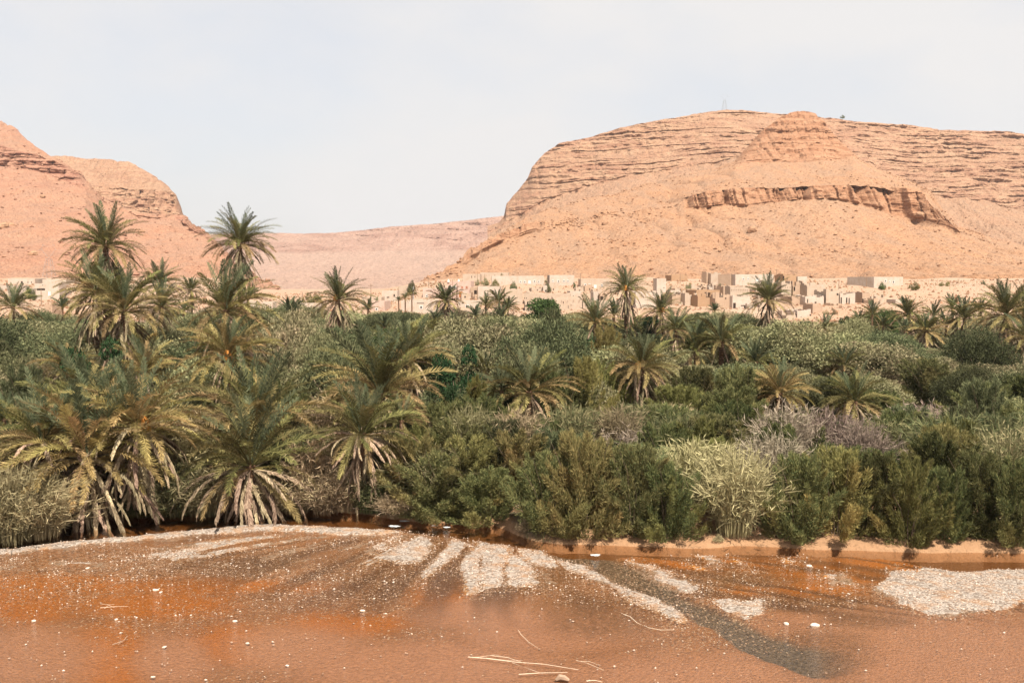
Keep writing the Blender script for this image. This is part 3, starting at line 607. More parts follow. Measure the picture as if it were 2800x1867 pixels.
# ---------------------------------------------------------------- foliage prototypes
def quads(base, tip, wid, name_dir=None, rs=None):
    """kite leaves: base (n,3), tip (n,3), width (n,) -> V,F"""
    n = len(base); d = tip - base; r = rs.normal(size=(n, 3)); s = np.cross(d, r); s /= np.linalg.norm(s, axis=1)[:, None] + 1e-9
    mid = base + d * .45; s = s * wid[:, None] * .5
    V = np.stack([base, mid + s, tip, mid - s], 1).reshape(-1, 3)
    return V, np.arange(4 * n).reshape(n, 4)
def unit(v): return v / (np.linalg.norm(v, axis=-1, keepdims=True) + 1e-9)
def crown_mesh(name, seed, R, H, lobes, leaves, ll, lw, mat, outward=.6, up=.25, rough=.25, base=.12, lob=(.28, .5), twigs=0):
    rs = np.random.default_rng(seed); C = []; RL = []
    for k in range(lobes):
        a = rs.uniform(0, 2 * pi); q = rs.random() ** .6; z = rs.uniform(base, .82)
        w = math.sqrt(max(.05, 1 - (max(0, z - .35) / .65) ** 2)); rl = rs.uniform(*lob) * R * .8
        C.append((cos(a) * q * (R * w - rl * .5), sin(a) * q * (R * w - rl * .5), z * H)); RL.append(rl)
    C = np.array(C); RL = np.array(RL); p = RL ** 2 / (RL ** 2).sum()
    k = rs.choice(lobes, leaves, p=p); n = unit(rs.normal(size=(leaves, 3))); n[:, 2] = np.abs(n[:, 2]) * .85 - .25 * (rs.random(leaves) < .5); n = unit(n)
    fl = 1 + rough * rs.normal(size=leaves) * .5
    # small tufts on each lobe
    tf = 1 + .22 * np.sin(n[:, 0] * 9 + k) * np.sin(n[:, 1] * 8 + k * 2) * np.sin(n[:, 2] * 7)
    pos = C[k] + n * (RL[k] * fl * tf * (1 - .35 * rs.random(leaves) ** 3))[:, None]
    pos[:, 2] = np.maximum(pos[:, 2], .02 * H)
    d = unit(n * outward + np.array([0, 0, up]) + rs.normal(size=(leaves, 3)) * .55)
    L = ll * rs.uniform(.6, 1.35, leaves)
    V, F = quads(pos - d * L[:, None] * .5, pos + d * L[:, None] * .5, lw * rs.uniform(.7, 1.4, leaves), rs=rs)
    Fs = [F]
    return make_mesh(name, V, Fs, mat)
def plume_mesh(name, seed, R, H, plumes, leaves, ll, lw, mat):
    rs = np.random.default_rng(seed); a = rs.uniform(0, 2 * pi, plumes); q = rs.random(plumes) ** .55; zt = rs.uniform(.15, 1.0, plumes) ** .8
    w = np.sqrt(np.clip(1.3 - zt ** 3, .1, 1)) * (.8 + .4 * rs.random(plumes)); T = np.stack([np.cos(a) * q * R * w, np.sin(a) * q * R * w, zt * H], -1)
    Bs = T * np.array([.45, .45, .3]) + np.stack([0 * a, 0 * a, 0 * a], -1); Bs[:, 2] = np.maximum(0, T[:, 2] - rs.uniform(.25, .5, plumes) * H)
    T[:, 2] -= .12 * H * q; rad = rs.uniform(.26, .60, plumes) * R / 2.7
    k = rs.integers(0, plumes, leaves); t_ = rs.random(leaves) ** .8; ax = T[k] - Bs[k]; n = unit(rs.normal(size=(leaves, 3)))
    prof = rad[k] * (1.15 - t_) ** .6 * (.35 + .65 * rs.random(leaves) ** .5)
    pos = Bs[k] + ax * t_[:, None] + n * prof[:, None]; pos[:, 2] = np.maximum(pos[:, 2], .03)
    d = unit(unit(ax) * .9 + n * .7 + rs.normal(size=(leaves, 3)) * .35 + np.array([0, 0, .1])); L = ll * rs.uniform(.6, 1.4, leaves)
    V, F = quads(pos - d * L[:, None] * .5, pos + d * L[:, None] * .5, lw * rs.uniform(.7, 1.4, leaves), rs=rs)
    return make_mesh(name, V, F, mat)
def trunk_mesh(name, seed, R, H, mat, n=6, r=.16):
    rs = random.Random(seed); b = MB()
    for k in range(n):
        a = 2 * pi * k / n + rs.uniform(-.4, .4); q = rs.uniform(.35, .75) * R; h = rs.uniform(.45, .85) * H
        b.tube([(cos(a) * .1, sin(a) * .1, -.6), (cos(a) * q * .3, sin(a) * q * .3, h * .35), (cos(a + .2) * q * .7, sin(a + .2) * q * .7, h * .72), (cos(a) * q, sin(a) * q, h)], [r, r * .7, r * .42, r * .12], 5, cap=False)
    return b.mesh(name, mat)
def cane_mesh(name, seed, R, H, stems, mat, lean=.5, leaves=13):
    rs = np.random.default_rng(seed); VV = []; FF = []; n0 = 0
    a = rs.uniform(0, 2 * pi, stems); q = rs.random(stems) ** .7
    bx, by = np.cos(a) * q * R * .35, np.sin(a) * q * R * .35; h = H * rs.uniform(.55, 1.05, stems); ln = lean * q * rs.uniform(.3, 1.3, stems) * H * .8
    def at(s): return np.stack([bx + np.cos(a) * ln * s ** 2, by + np.sin(a) * ln * s ** 2, h * (s - .22 * s ** 3 * (ln / H) * 2)], -1)
    for k in range(4):
        p0, p1 = at(k / 4.), at((k + 1) / 4.); V, F = quads(p0, p1 + (p1 - p0) * .1, np.full(stems, .045), rs=rs); VV.append(V); FF.append(F + n0); n0 += len(V)
    for k in range(leaves):
        s = rs.uniform(.25, 1.0, stems); s_ = s[:, None]
        p = np.stack([bx + np.cos(a) * ln * s ** 2, by + np.sin(a) * ln * s ** 2, h * (s - .22 * s ** 3 * (ln / H) * 2)], -1)
        d = unit(np.stack([np.cos(a) * .5, np.sin(a) * .5, np.full(stems, .45)], -1) + rs.normal(size=(stems, 3)) * .5); L = rs.uniform(.3, .65, stems)
        V, F = quads(p, p + d * L[:, None] - np.array([0, 0, .08]), np.full(stems, .05), rs=rs); VV.append(V); FF.append(F + n0); n0 += len(V)
    return make_mesh(name, np.concatenate(VV), np.concatenate(FF), mat)
PR = {}
PR['olive'] = [(crown_mesh('crown', 20 + k, 4.2, 5.8, 13, 19000, .24, .085, M['olive'], .6, .3, rough=.16, base=.08, lob=(.34, .60)), trunk_mesh('trunk', k, 4, 5.2, M['twig'])) for k in range(4)]
PR['evergreen'] = [(crown_mesh('crown', 40 + k, 3.0, 5.2, 16, 8500, .24, .14, M['evergreen'], .5, .1, rough=.12, lob=(.35, .55)), trunk_mesh('trunk', 9 + k, 2.6, 4.6, M['twig'])) for k in range(2)]
PR['tamarisk'] = [(plume_mesh('foliage', 60 + k, 3.0, 4.9, 70, 22000, .30, .045, M['tam_green']), trunk_mesh('branches', 30 + k, 3.0, 5.4, M['wood'], 10, .035)) for k in range(4)]
PR['cane'] = [(cane_mesh('blades', 80 + k, 2.4, 4.0, 420, M['cane'], lean=.35 + .2 * k), None) for k in range(3)]
PR['lowbush'] = [(crown_mesh('foliage', 95 + k, 1.2, 1.3, 9, 1800, .16, .06, M['tam_olive'], .6, .3, rough=.4, base=.02), None) for k in range(2)]
KN = {'olive': ('olive_tree', 'tree', 'crown', 'trunk'), 'evergreen': ('evergreen_tree', 'tree', 'crown', 'trunk'), 'tamarisk': ('tamarisk_shrub', 'shrub', 'foliage', 'branches'),
      'cane': ('cane_clump', 'reeds', 'blades', None), 'lowbush': ('low_shrub', 'shrub', 'foliage', None)}
NOM = {'olive': (4.2, 5.6), 'evergreen': (3.0, 5.2), 'tamarisk': (2.7, 4.4), 'cane': (2.6, 4.0), 'lowbush': (1.2, 1.3)}
for k_, prs in PR.items():
    rr_, hh_ = [], []
    for (me_, _) in prs:
        co = np.empty(len(me_.vertices) * 3, np.float32); me_.vertices.foreach_get('co', co); co = co.reshape(-1, 3)
        rr_.append(np.percentile(np.hypot(co[:, 0], co[:, 1]), 93)); hh_.append(np.percentile(co[:, 2], 98.5))
    NOM[k_] = (float(np.mean(rr_)), float(np.mean(hh_)))
print('nominal', NOM)
def plant(kind, x, y, r, h, label, group=None, mat=None, z=None, v=None):
    nm, cat, cn, tn = KN[kind]; pr = PR[kind][random.randrange(len(PR[kind])) if v is None else v]
    z = gz(x, y) if z is None else z; R, H = NOM[kind]
    sc = (r / R, r / R, h / H); rz = random.uniform(0, 6.28)
    if pr[1] is None:
        o = link(nm, pr[0], loc=(x, y, z - .05), rot=(0, 0, rz), scale=sc, mat=mat); return tag(o, label, cat, group)
    root = empty(nm, (x, y, z - .1), rz, label=label, cat=cat, group=group); root.scale = sc
    link(cn, pr[0], root, mat=mat); link(tn, pr[1], root); return root

# ---------------------------------------------------------------- date palms
def frond_mesh(seed, p0, bend, dead=False, pairs=46, wide=.02, twist=0.0):
    rs = np.random.default_rng(seed); n = 13; s = np.linspace(0, 1, n)
    pitch = np.radians(p0) - np.radians(bend) * s ** 1.35; dx = np.cos(pitch) / (n - 1); dz = np.sin(pitch) / (n - 1)
    X = np.concatenate([[0], np.cumsum(dx[:-1])]); Z = np.concatenate([[0], np.cumsum(dz[:-1])]); Yy = twist * s ** 2
    C = np.stack([X, Yy, Z], -1)
    b = MB(); b.tube([tuple(c) for c in C[::2]], [.010, .008, .0065, .005, .004, .003, .0015], 3, cap=False)
    Vr = np.array(b.v); Fr = np.array(b.q)
    wide = wide * (2.3 if dead else 1.0)
    t_ = np.repeat(np.linspace(.16, .995, pairs), 2) + rs.uniform(-.006, .006, pairs * 2); t_ = np.clip(t_, 0, 1)
    side = np.tile([1., -1.], pairs)
    base = np.stack([np.interp(t_, s, C[:, k]) for k in range(3)], -1)
    T = np.stack([np.interp(t_, s, np.gradient(C[:, k])) for k in range(3)], -1); T = unit(T)
    Sd = np.stack([0 * t_, side, 0 * t_], -1); N = unit(np.cross(T, np.array([0., 1., 0.])) * -1.0); N = np.where(N[:, 2:3] < 0, -N, N)
    al = np.radians(62 - 34 * t_ + rs.normal(0, 6, pairs * 2)) * (.45 if dead else 1)
    L = (.12 if dead else .125) * np.sin(np.pi * np.clip((t_ - .08) / .98, 0, 1)) ** .55 * (rs.uniform(.35, 1.15, pairs * 2) if dead else rs.uniform(.8, 1.12, pairs * 2))
    vee = rs.normal(.32, .22, pairs * 2)
    d = unit(T * np.cos(al)[:, None] + Sd * np.sin(al)[:, None] + N * (vee * (0 if dead else 1))[:, None] + np.array([0, 0, -.35 if dead else -.10]) * rs.uniform(.5, 1.5, pairs * 2)[:, None])
    tip = base + d * L[:, None]; tip[:, 2] -= .012 * rs.random(pairs * 2)
    V, F = quads(base, tip, np.full(pairs * 2, wide), rs=rs)
    # blades lie roughly in the plane of the leaf
    w = unit(np.cross(d, N)) * wide * .5; V = V.reshape(-1, 4, 3); mid = base + (tip - base) * .45; V[:, 1] = mid + w; V[:, 3] = mid - w; V = V.reshape(-1, 3)
    return make_mesh('frond', np.concatenate([Vr, V]), np.concatenate([Fr, F + len(Vr)]), M['frond_green'])
FC = {'erect': [(84, 26), (78, 36), (72, 30)], 'upper': [(60, 52), (54, 62), (50, 48)], 'mid': [(34, 62), (28, 72), (22, 60)], 'low': [(2, 64), (-8, 62), (10, 80)], 'lowdead': [(-8, 62), (-24, 54), (10, 80)], 'hang': [(-50, 38), (-64, 24), (-34, 56)]}
FM = {0: {}, 1: {}}
for lod, (pairs, wide) in enumerate([(74, .0115), (34, .032)]):
    for ci, (k, vs_) in enumerate(FC.items()):
        FM[lod][k] = [frond_mesh(700 + ci * 10 + q, a, bnd, k in ('hang', 'lowdead'), pairs, wide, (-.10, .05, .15)[q]) for q, (a, bnd) in enumerate(vs_)]
def palm_trunk(h, r, lean, seed):
    rs = random.Random(seed); b = MB(); n = 9; rings = max(6, int(h / .28)); vs_ = []; q = []; a0 = rs.uniform(0, 6.3)
    for i in range(rings * 2 + 1):
        tq = i / (rings * 2); z = -h * (1 - tq) - (1.0 if i == 0 else 0); rr = r * (1.0 + .25 * (1 - tq)) * (1.16 if i % 2 else .9)
        ox = lean * h * (1 - tq) ** 1.5
        for k in range(n): a = 2 * pi * k / n + (i // 2) * .35; vs_.append((ox * cos(a0) + cos(a) * rr, ox * sin(a0) * .3 + sin(a) * rr, z))
    for i in range(rings * 2):
        for k in range(n): q.append((i * n + k, i * n + (k + 1) % n, (i + 1) * n + (k + 1) % n, (i + 1) * n + k))
    b.add(vs_, q); return b.mesh('trunk', M['bark'])
bb = MB(); rs = random.Random(3)
for k in range(26):
    a = rs.uniform(0, 6.3); q = rs.uniform(.05, .25); b0 = rs.uniform(.2, .45)
    bb.tube([(0, 0, 0), (b0 * .6 + cos(a) * q * .3, sin(a) * q * .4, .12), (b0 + cos(a) * q, sin(a) * q, -.15), (b0 + cos(a) * q * 1.2, sin(a) * q * 1.2, -.55)], .018, 3, cap=False)
DATES = bb.mesh('date_bunch', M['datefruit'])
PALMS = []
def palm(u, v, R, D, label, style='normal', dates=0, tone=None, group=None, scale=1.0, aim=0):
    """u, v photo pixel of the crown hub; R visible crown radius in photo pixels; D distance in metres"""
    D0 = D; x, y, z = P(u, v, D); L = R * D / FPX * (1.16 if R > 75 else 1.24); g_ = gz(x, y); h = max(.5, z - g_)
    PALMS.append((u, v, R, D, style)); rs = random.Random(int(u * 7 + v * 3))
    root = empty('date_palm', (x, y, z), 0, label=label, cat='palm', group=group)
    root.rotation_euler = (0, 0, 0)
    rt = max(.16, min(.27, L * .075)); link('trunk', palm_trunk(h, rt, rs.uniform(0, .05), int(u)), root, loc=(0, 0, .1))
    lod = 0 if R > 48 else 1; big = R > 75; mids = R > 40
    n = {'erect': 9, 'upper': 16, 'mid': 21, 'low': 16, 'hang': 8} if big else {'erect': 9, 'upper': 15, 'mid': 17, 'low': 12, 'hang': 5} if mids else {'erect': 7, 'upper': 10, 'mid': 12, 'low': 8, 'hang': 2}
    n = {k_: int(round(x_ * 1.35)) for k_, x_ in n.items()}
    if style == 'skirt': n['hang'] = int(n['hang'] * 3.6) + 18; n['lowdead'] = 5; n['low'] += 5
    if style == 'thatch': n['hang'] = int(n['hang'] * 5.5); n['low'] = int(n['low'] * 1.7); n['mid'] = int(n['mid'] * .9)
    if style == 'young': n['hang'] = 0; n['low'] = n['low'] // 3; n['erect'] += 5
    if style == 'ragged': n['erect'] -= 3; n['mid'] -= 4; n['hang'] += 2
    tm = {'erect': 'frond_young', 'upper': 'frond_young' if style in ('young',) else 'frond_green', 'mid': 'frond_green', 'low': 'frond_olive', 'hang': 'frond_dead'}
    tm['lowdead'] = 'frond_dead'
    n.setdefault('lowdead', 0)
    if style == 'thatch': n['lowdead'] = 34; n['low'] = n['low'] // 2
    if tone == 'gold': tm.update(upper='frond_olive', mid='frond_gold', low='frond_gold')
    if tone == 'olive': tm.update(mid='frond_olive', low='frond_olive')
    for cls, k in n.items():
        a0 = rs.uniform(0, 6.3)
        for q in range(k):
            if rs.random() < .12: continue
            me = FM[lod][cls][rs.randrange(3)]; az = a0 + 2 * pi * q / k * 1.0 + rs.uniform(-.28, .28)
            sc = L * {'erect': 1.06 if R > 130 else 1.0, 'upper': 1.06, 'mid': 1.1, 'low': 1.04, 'hang': .98, 'lowdead': 1.05}[cls] * rs.uniform(.8, 1.15) * (.8 if cls == 'hang' and style == 'skirt' and q % 2 else 1)
            dz = {'erect': .1, 'upper': .05, 'mid': 0, 'low': -.12, 'hang': -.25, 'lowdead': -.2}[cls] * L * .3
            if cls == 'hang' and k > 14: dz -= rs.random() * min(h * .45, 1.6 if style != 'skirt' else 2.4)
            if cls == 'hang' and h < L * .8: sc *= .75
            o = link('dead_frond' if tm[cls] == 'frond_dead' else 'frond', me, root, loc=(cos(az) * rt * .6, sin(az) * rt * .6, dz), rot=(rs.uniform(-.4, .4), rs.uniform(-.26, .22), az), scale=sc, mat=M[tm[cls]])
    for q in range(dates):
        link('date_bunch', DATES, root, loc=(0, 0, L * .12), rot=(0, 0, -pi / 2 + rs.uniform(-1.2, 1.2)), scale=L * .33)
    return root
PL = [
 # left group
 (288, 671, 95, 103, 'tallest date palm at left, long brown skirt of dead fronds, against the hillside', 'skirt', 0, None),
 (656, 665, 86, 115, 'tall date palm standing alone against the sky and the gap between hills', 'skirt', 0, None),
 (261, 797, 98, 99, 'wide date palm just behind and left of the big shaggy palm', 'skirt', 0, 'olive'),
 (339, 848, 112, 92, 'big shaggy date palm with a long brown skirt above the dark bush', 'skirt', 0, 'olive'),
 (438, 776, 54, 175, 'mid-sized date palm right of the shaggy pair, against the orange slope', 'normal', 0, None),
 (441, 838, 60, 150, 'date palm half hidden behind the right side of the big shaggy palm', 'skirt', 0, None),
 (522, 794, 34, 230, 'small slim date palm between the left group and the lone tall palm', 'skirt', 0, None),
 (618, 848, 116, 88, 'broad date palm standing directly under the lone tall palm', 'skirt', 0, 'olive'),
 (36, 839, 60, 160, 'round-headed date palm at the left edge in front of the white houses', 'normal', 0, None),
 (678, 818, 34, 230, 'small date palm peeping out right of the broad palm', 'normal', 0, None),
 (171, 840, 26, 225, 'small faded date palm left of the shaggy pair, below the houses', 'young', 0, None),
 (625, 975, 112, 80, 'golden date palm with drooping fronds under the broad palm', 'normal', 1, 'gold'),
 (502, 850, 26, 190, 'young blue-green palm tuft left of the broad palm', 'young', 0, None),
 (185, 1005, 78, 86, 'low golden-fronded palm left of the deep green bush', 'ragged', 0, 'gold'),
 (395, 1015, 88, 84, 'low golden-fronded palm right of the deep green bush', 'ragged', 0, 'gold'),
 (248, 1135, 150, 70, 'tall-fronded riverside palm behind the thatched one at left', 'normal', 1, 'olive'),
 (380, 1165, 165, 62.3, 'riverside palm with long pale dead fronds hanging to the right', 'thatch', 1, 'gold'),
 (240, 1248, 190, 60.7, 'riverside palm at left with a thick thatch of dead fronds over the water', 'thatch', 0, 'gold'),
 (120, 1205, 145, 61.8, 'leaning palm at far left half buried in dry cane', 'thatch', 0, 'olive'),
 (702, 1150, 165, 68, 'upright palm rising behind the dry thatched clump', 'normal', 0, 'olive'),
 (685, 1272, 185, 62.9, 'low bushy palm smothered in dry thatch beside the sand bar', 'thatch', 0, None),
 (12, 1146, 55, 76, 'blue-green palm tuft at the left edge of the frame', 'young', 0, None),
 # centre
 (1042, 1076, 165, 72, 'largest central date palm with broad tan drooping fronds', 'normal', 0, 'olive'),
 (1120, 980, 102, 90, 'date palm behind the largest central one, orange heart and tan fronds', 'skirt', 1, 'olive'),
 (990, 1185, 130, 63.6, 'shaded palm with bare hanging dead fronds below the largest central palm', 'thatch', 0, None),
 (1098, 1150, 60, 67, 'small leaning palm right of the shaded palm', 'ragged', 0, None),
 (925, 819, 68, 150, 'lone date palm with orange fruit in front of the low valley houses', 'skirt', 1, None),
 (795, 862, 42, 190, 'upright blue-green palm left of the lone fruiting palm', 'young', 0, None),
 (1006, 846, 26, 235, 'small palm tuft right of the lone fruiting palm', 'young', 0, None),
 (1218, 822, 42, 205, 'round date palm in front of the pink two-storey house', 'skirt', 0, None),
 (1051, 895, 34, 150, 'upright palm tuft above the largest central palms', 'young', 0, None),
 (1328, 834, 27, 235, 'left palm of the small cluster right of the pink house', 'normal', 0, None),
 (1365, 826, 34, 230, 'tallest palm of the small cluster right of the pink house', 'skirt', 0, None),
 (1389, 843, 28, 228, 'right palm of the small cluster right of the pink house', 'normal', 0, None),
 (1370, 872, 34, 205, 'front palm of the small cluster right of the pink house', 'young', 0, None),
 (1301, 866, 28, 205, 'spiky young palm between the pink house palm and the small cluster', 'young', 0, None),
 (1191, 876, 26, 190, 'upright young palm below the round palm by the pink house', 'young', 0, None),
 (1240, 876, 22, 200, 'tiny palm tuft right of the upright young palm', 'young', 0, None),
 (1108, 814, 13, 262, 'very small palm beside the low white wall, left one', 'normal', 0, None),
 (1090, 821, 9, 260, 'tiniest palm beside the low white wall', 'young', 0, None),
 (1126, 801, 15, 275, 'small palm beside the tall green tree left of the pink house', 'normal', 0, None),
 (1330, 1018, 46, 92, 'palm fronds showing above the lime green shrub', 'ragged', 0, None),
 (1372, 1070, 60, 80, 'slim upright palm left of the open ragged palm', 'young', 0, None),
 (1447, 1070, 112, 80, 'open ragged palm with a leaning trunk at centre', 'ragged', 0, 'olive'),
 # right of centre
 (1712, 790, 55, 168, 'tall slender palm with bare trunk and orange fruit before the village', 'skirt', 2, None),
 (1808, 850, 50, 178, 'date palm with heavy straw skirt and orange fruit beside the mud tower', 'skirt', 2, None),
 (1850, 900, 50, 150, 'arching palm below the skirted fruiting palm', 'skirt', 0, None),
 (1904, 958, 66, 122, 'silvery arching palm, left of the close pair right of centre', 'normal', 0, None),
 (1973, 935, 74, 120, 'silvery arching palm, right of the close pair right of centre', 'normal', 0, None),
 (1628, 884, 62, 150, 'spreading straw-coloured palm below the long adobe wall', 'normal', 0, 'olive'),
 (1679, 860, 34, 190, 'dark upright palm just left of the tall slender trunk', 'young', 0, None),
 (1724, 890, 34, 185, 'small palm just right of the tall slender trunk', 'normal', 0, None),
 (1754, 1003, 90, 95, 'full round palm with orange heart and hanging straw fronds, right of centre', 'skirt', 1, 'olive'),
 (2102, 820, 56, 160, 'date palm with dark trunk in front of the ruined mud houses', 'skirt', 0, None),
 (2068, 990, 52, 112, 'upright green palm right of the silvery pair', 'young', 0, None),
 (1955, 850, 20, 215, 'small palm tips poking up below the ruins', 'young', 0, None),
 (2256, 898, 36, 190, 'spiky round palm below the ruins, right of the small dark bush', 'normal', 0, None),
 (2385, 862, 33, 205, 'palm beside the pale green tree under the ruins', 'normal', 0, None),
 (2349, 878, 28, 200, 'low palm left of the one beside the pale green tree', 'normal', 0, None),
 (2415, 889, 25, 200, 'little palm right of the one beside the pale green tree', 'normal', 0, None),
 (2484, 862, 44, 195, 'bushy palm with dark trunk, first of the right-hand row', 'skirt', 0, None),
 (2553, 862, 33, 205, 'thin-fronded palm second in the right-hand row', 'normal', 0, None),
 (2532, 906, 46, 165, 'low wide palm in front of the right-hand row', 'skirt', 0, 'olive'),
 (2475, 904, 28, 185, 'young palm tucked under the first of the right-hand row', 'young', 0, None),
 (2637, 869, 46, 178, 'full palm with pale stalks third in the right-hand row', 'skirt', 0, None),
 (2604, 841, 30, 215, 'palm peeping up behind the right-hand row', 'normal', 0, None),
 (2588, 889, 33, 185, 'small palm in the gap of the right-hand row', 'normal', 0, None),
 (2682, 850, 34, 205, 'grey-green palm left of the massive right-edge palm', 'normal', 0, None),
 (2752, 858, 84, 128, 'massive shaggy palm near the right edge', 'skirt', 0, 'olive'),
 (2812, 925, 66, 118, 'palm cut by the right edge below the massive one', 'skirt', 0, 'olive'),
 (2800, 850, 62, 140, 'palm cut by the right edge behind the massive one', 'normal', 0, None),
 (2132, 1075, 86, 92, 'blue-centred palm with golden outer fronds above the cane', 'normal', 0, 'gold'),
 (2337, 1098, 88, 88, 'wind-bent upright palm above the grey cane', 'ragged', 0, None),
 (2307, 1000, 44, 112, 'palm half sunk in the grove above the wind-bent one', 'ragged', 0, None),
 (2547, 1110, 17, 100, 'tiny palm on the green grass patch at right', 'young', 0, None)]
for a in PL: palm(a[0], a[1], a[2], a[3], a[4], a[5], a[6], a[7])

# ---------------------------------------------------------------- hand-placed trees and shrubs
PLACED = []
def spot(kind, u, vtop, rpx, D, label, mat=None, hscale=1.0, v=None, sink=0):
    x, y, _ = P(u, vtop, D); z = P(u, vtop, D)[2]; g_ = gz(x, y) - sink; h = max(.8, (z - g_)) * hscale; r = rpx * D / FPX
    if y - float(bank_y(x)) < .35: y = float(bank_y(x)) + .35; g_ = gz(x, y) - sink
    PLACED.append((x, y, r)); return plant(kind, x, y, r, h, label, None, M[mat] if mat else None, z=g_, v=v)
spot('evergreen', 1488, 822, 62, 205, 'large round bright green tree in front of the long adobe wall', 'brightgreen')
spot('evergreen', 1442, 862, 34, 196, 'smaller bright green tree at the foot of the large round one', 'brightgreen')
spot('evergreen', 1248, 955, 66, 86, 'tall deep green tree right of the largest central palm', 'evergreen')
spot('evergreen', 1210, 1050, 50, 82, 'deep green bush in the shade of the largest central palm', 'evergreen')
spot('evergreen', 255, 938, 85, 84, 'deep green dome-shaped bush below the shaggy palms', 'evergreen')
spot('tamarisk', 60, 1010, 90, 80, 'feathery dark green shrub at the far left', 'olive_dark')
spot('evergreen', 1780, 868, 26, 185, 'small deep green bush left of the skirted fruiting palm', 'evergreen')
spot('evergreen', 2203, 880, 26, 200, 'small deep green bush below the ruins', 'evergreen')
spot('evergreen', 2308, 866, 20, 205, 'small dark bush right of the spiky round palm', 'evergreen')
spot('tamarisk', 1600, 985, 70, 88, 'pale yellow-green feathery tree left of the full round palm', 'tam_gold')
spot('tamarisk', 1655, 900, 52, 118, 'straw-coloured feathery tree under the tall slender palm', 'tam_gold')
spot('tamarisk', 1310, 1040, 52, 79, 'lime green feathery shrub at centre', 'tam_gold')
spot('olive', 770, 915, 75, 105, 'very dark olive tree right of the golden palm', 'olive_dark')
spot('olive', 2680, 910, 80, 112, 'big dusky olive tree near the right edge', 'olive_dark')
spot('olive', 2640, 1010, 75, 98, 'very dark olive tree overhanging the green grass patch', 'olive_dark')
spot('olive', 2330, 880, 70, 150, 'large grey-green olive tree behind the half-sunk palm', 'olive')
spot('olive', 2180, 905, 60, 140, 'dense grey-green olive tree right of the dark-trunked palm', 'olive')
spot('olive', 2410, 850, 36, 208, 'pale green tree at the foot of the ruins', 'brightgreen')
spot('tamarisk', 1155, 1170, 80, 66, 'olive brown feathery shrub right of the leaning small palm', 'tam_olive')
front = [(1190, 1262, 88, 61.5, 'green', 'bright feathery shrub standing over the rapids left of the bare bank'), (1290, 1215, 90, 63, 'olive', 'feathery shrub with straw tips behind the rapids shrub'), (1330, 1300, 75, 60.5, 'green', 'dark feathery shrub at the water edge left of the bare bank'),
 (1500, 1262, 85, 58.3, 'green', 'dense shrub with dark reedy base jutting to the water, centre right'), (1420, 1200, 85, 63, 'olive', 'tall olive-toned shrub behind the bare bank'), (1590, 1210, 82, 61.5, 'olive', 'yellowing shrub right of the jutting shrub'),
 (1655, 1310, 42, 58.5, 'gold', 'golden shrub in the gap right of the jutting shrub'), (1735, 1240, 80, 59.5, 'green', 'dark green shrub above the sandy bank, middle'), (1830, 1290, 70, 58, 'green', 'shrub overhanging the sandy bank left of the straw cane clump'),
 (2190, 1265, 78, 58.2, 'green', 'dark green shrub directly right of the straw cane clump'), (2290, 1250, 78, 59.2, 'olive', 'brownish feathery shrub, second right of the straw cane clump'), (2390, 1262, 78, 58, 'green', 'feathery shrub third right of the straw cane clump'),
 (2490, 1275, 70, 57.4, 'olive', 'gold-tipped shrub above the orange bank at right'), (2590, 1300, 62, 57, 'green', 'rounded dark shrub at the orange bank near the right'), (2690, 1262, 85, 57.6, 'green', 'wispy green shrub near the right edge'), (2790, 1280, 75, 57, 'green', 'green shrub cut by the right edge'),
 (420, 1370, 60, 61.5, 'green', 'small green shrub dipping into the water between the two thatched palms'), (345, 1395, 40, 60.2, 'green', 'low green sprig over the dark water at left')]
for (u, vt, rp, D, tone, lab) in front:
    if u > 1480: D = float(bank_y(P(u, vt, D)[0])) + 1.7 + .5 * ((u * 7) % 3 - 1)
    spot('tamarisk', u, vt + (u * 13 % 5 - 2) * 9, rp * 1.3, D, lab, {'green': 'tam_green', 'olive': 'tam_olive', 'gold': 'frond_gold'}[tone])
canes = [(2010, 1235, 92, 56.4, 'cane', 'big straw-coloured cane clump fanning out above the bank'), (2150, 1120, 80, 66, 'cane_grey', 'grey-brown cane clump above the second row of shrubs'), (2270, 1135, 80, 67, 'cane_grey', 'grey cane clump leaning right below the wind-bent palm'),
 (2360, 1165, 60, 64, 'cane_grey', 'wispy grey cane right of the leaning clump'), (2600, 1140, 95, 66, 'cane_green', 'green-stemmed cane bed in front of the grass patch'), (2720, 1150, 90, 66, 'cane_green', 'green-stemmed cane bed near the right edge'),
 (40, 1275, 110, 61.5, 'cane', 'dry cane thicket slumping to the water at the left edge'), (-40, 1330, 90, 59.5, 'cane', 'dry cane drooping into the water at the left corner'), (120, 1330, 80, 61, 'cane_green', 'greenish cane under the leaning left palm'),
 (500, 1180, 90, 66, 'cane', 'dry cane thicket between the left palms and the low bushy palm'), (470, 1280, 70, 63.5, 'cane_green', 'green cane left of the low bushy palm'), (800, 1180, 85, 66, 'cane_green', 'green cane thicket behind the low bushy palm'), (850, 1255, 80, 63.5, 'cane', 'dry cane tangle right of the low bushy palm'),
 (770, 1330, 70, 62, 'cane', 'straw tangle hanging to the sand bar'), (930, 1320, 60, 62.5, 'cane', 'pale cane under the shaded palm'), (1290, 1130, 75, 67, 'cane', 'tall straw cane left of the open ragged palm'), (1420, 1135, 75, 66, 'cane', 'straw cane in front of the open ragged palm'),
 (1560, 1120, 80, 68, 'cane_green', 'cane stand below the yellow-green tree'), (1690, 1125, 75, 68, 'cane', 'straw cane below the full round palm'), (1860, 1140, 75, 67, 'cane_green', 'green cane stand left of the blue-centred palm'), (1000, 1360, 60, 61.6, 'cane_green', 'short green reeds on the bank by the driftwood tangle'), (1085, 1350, 50, 61.8, 'cane', 'tawny reeds on the bank above the driftwood tangle')]
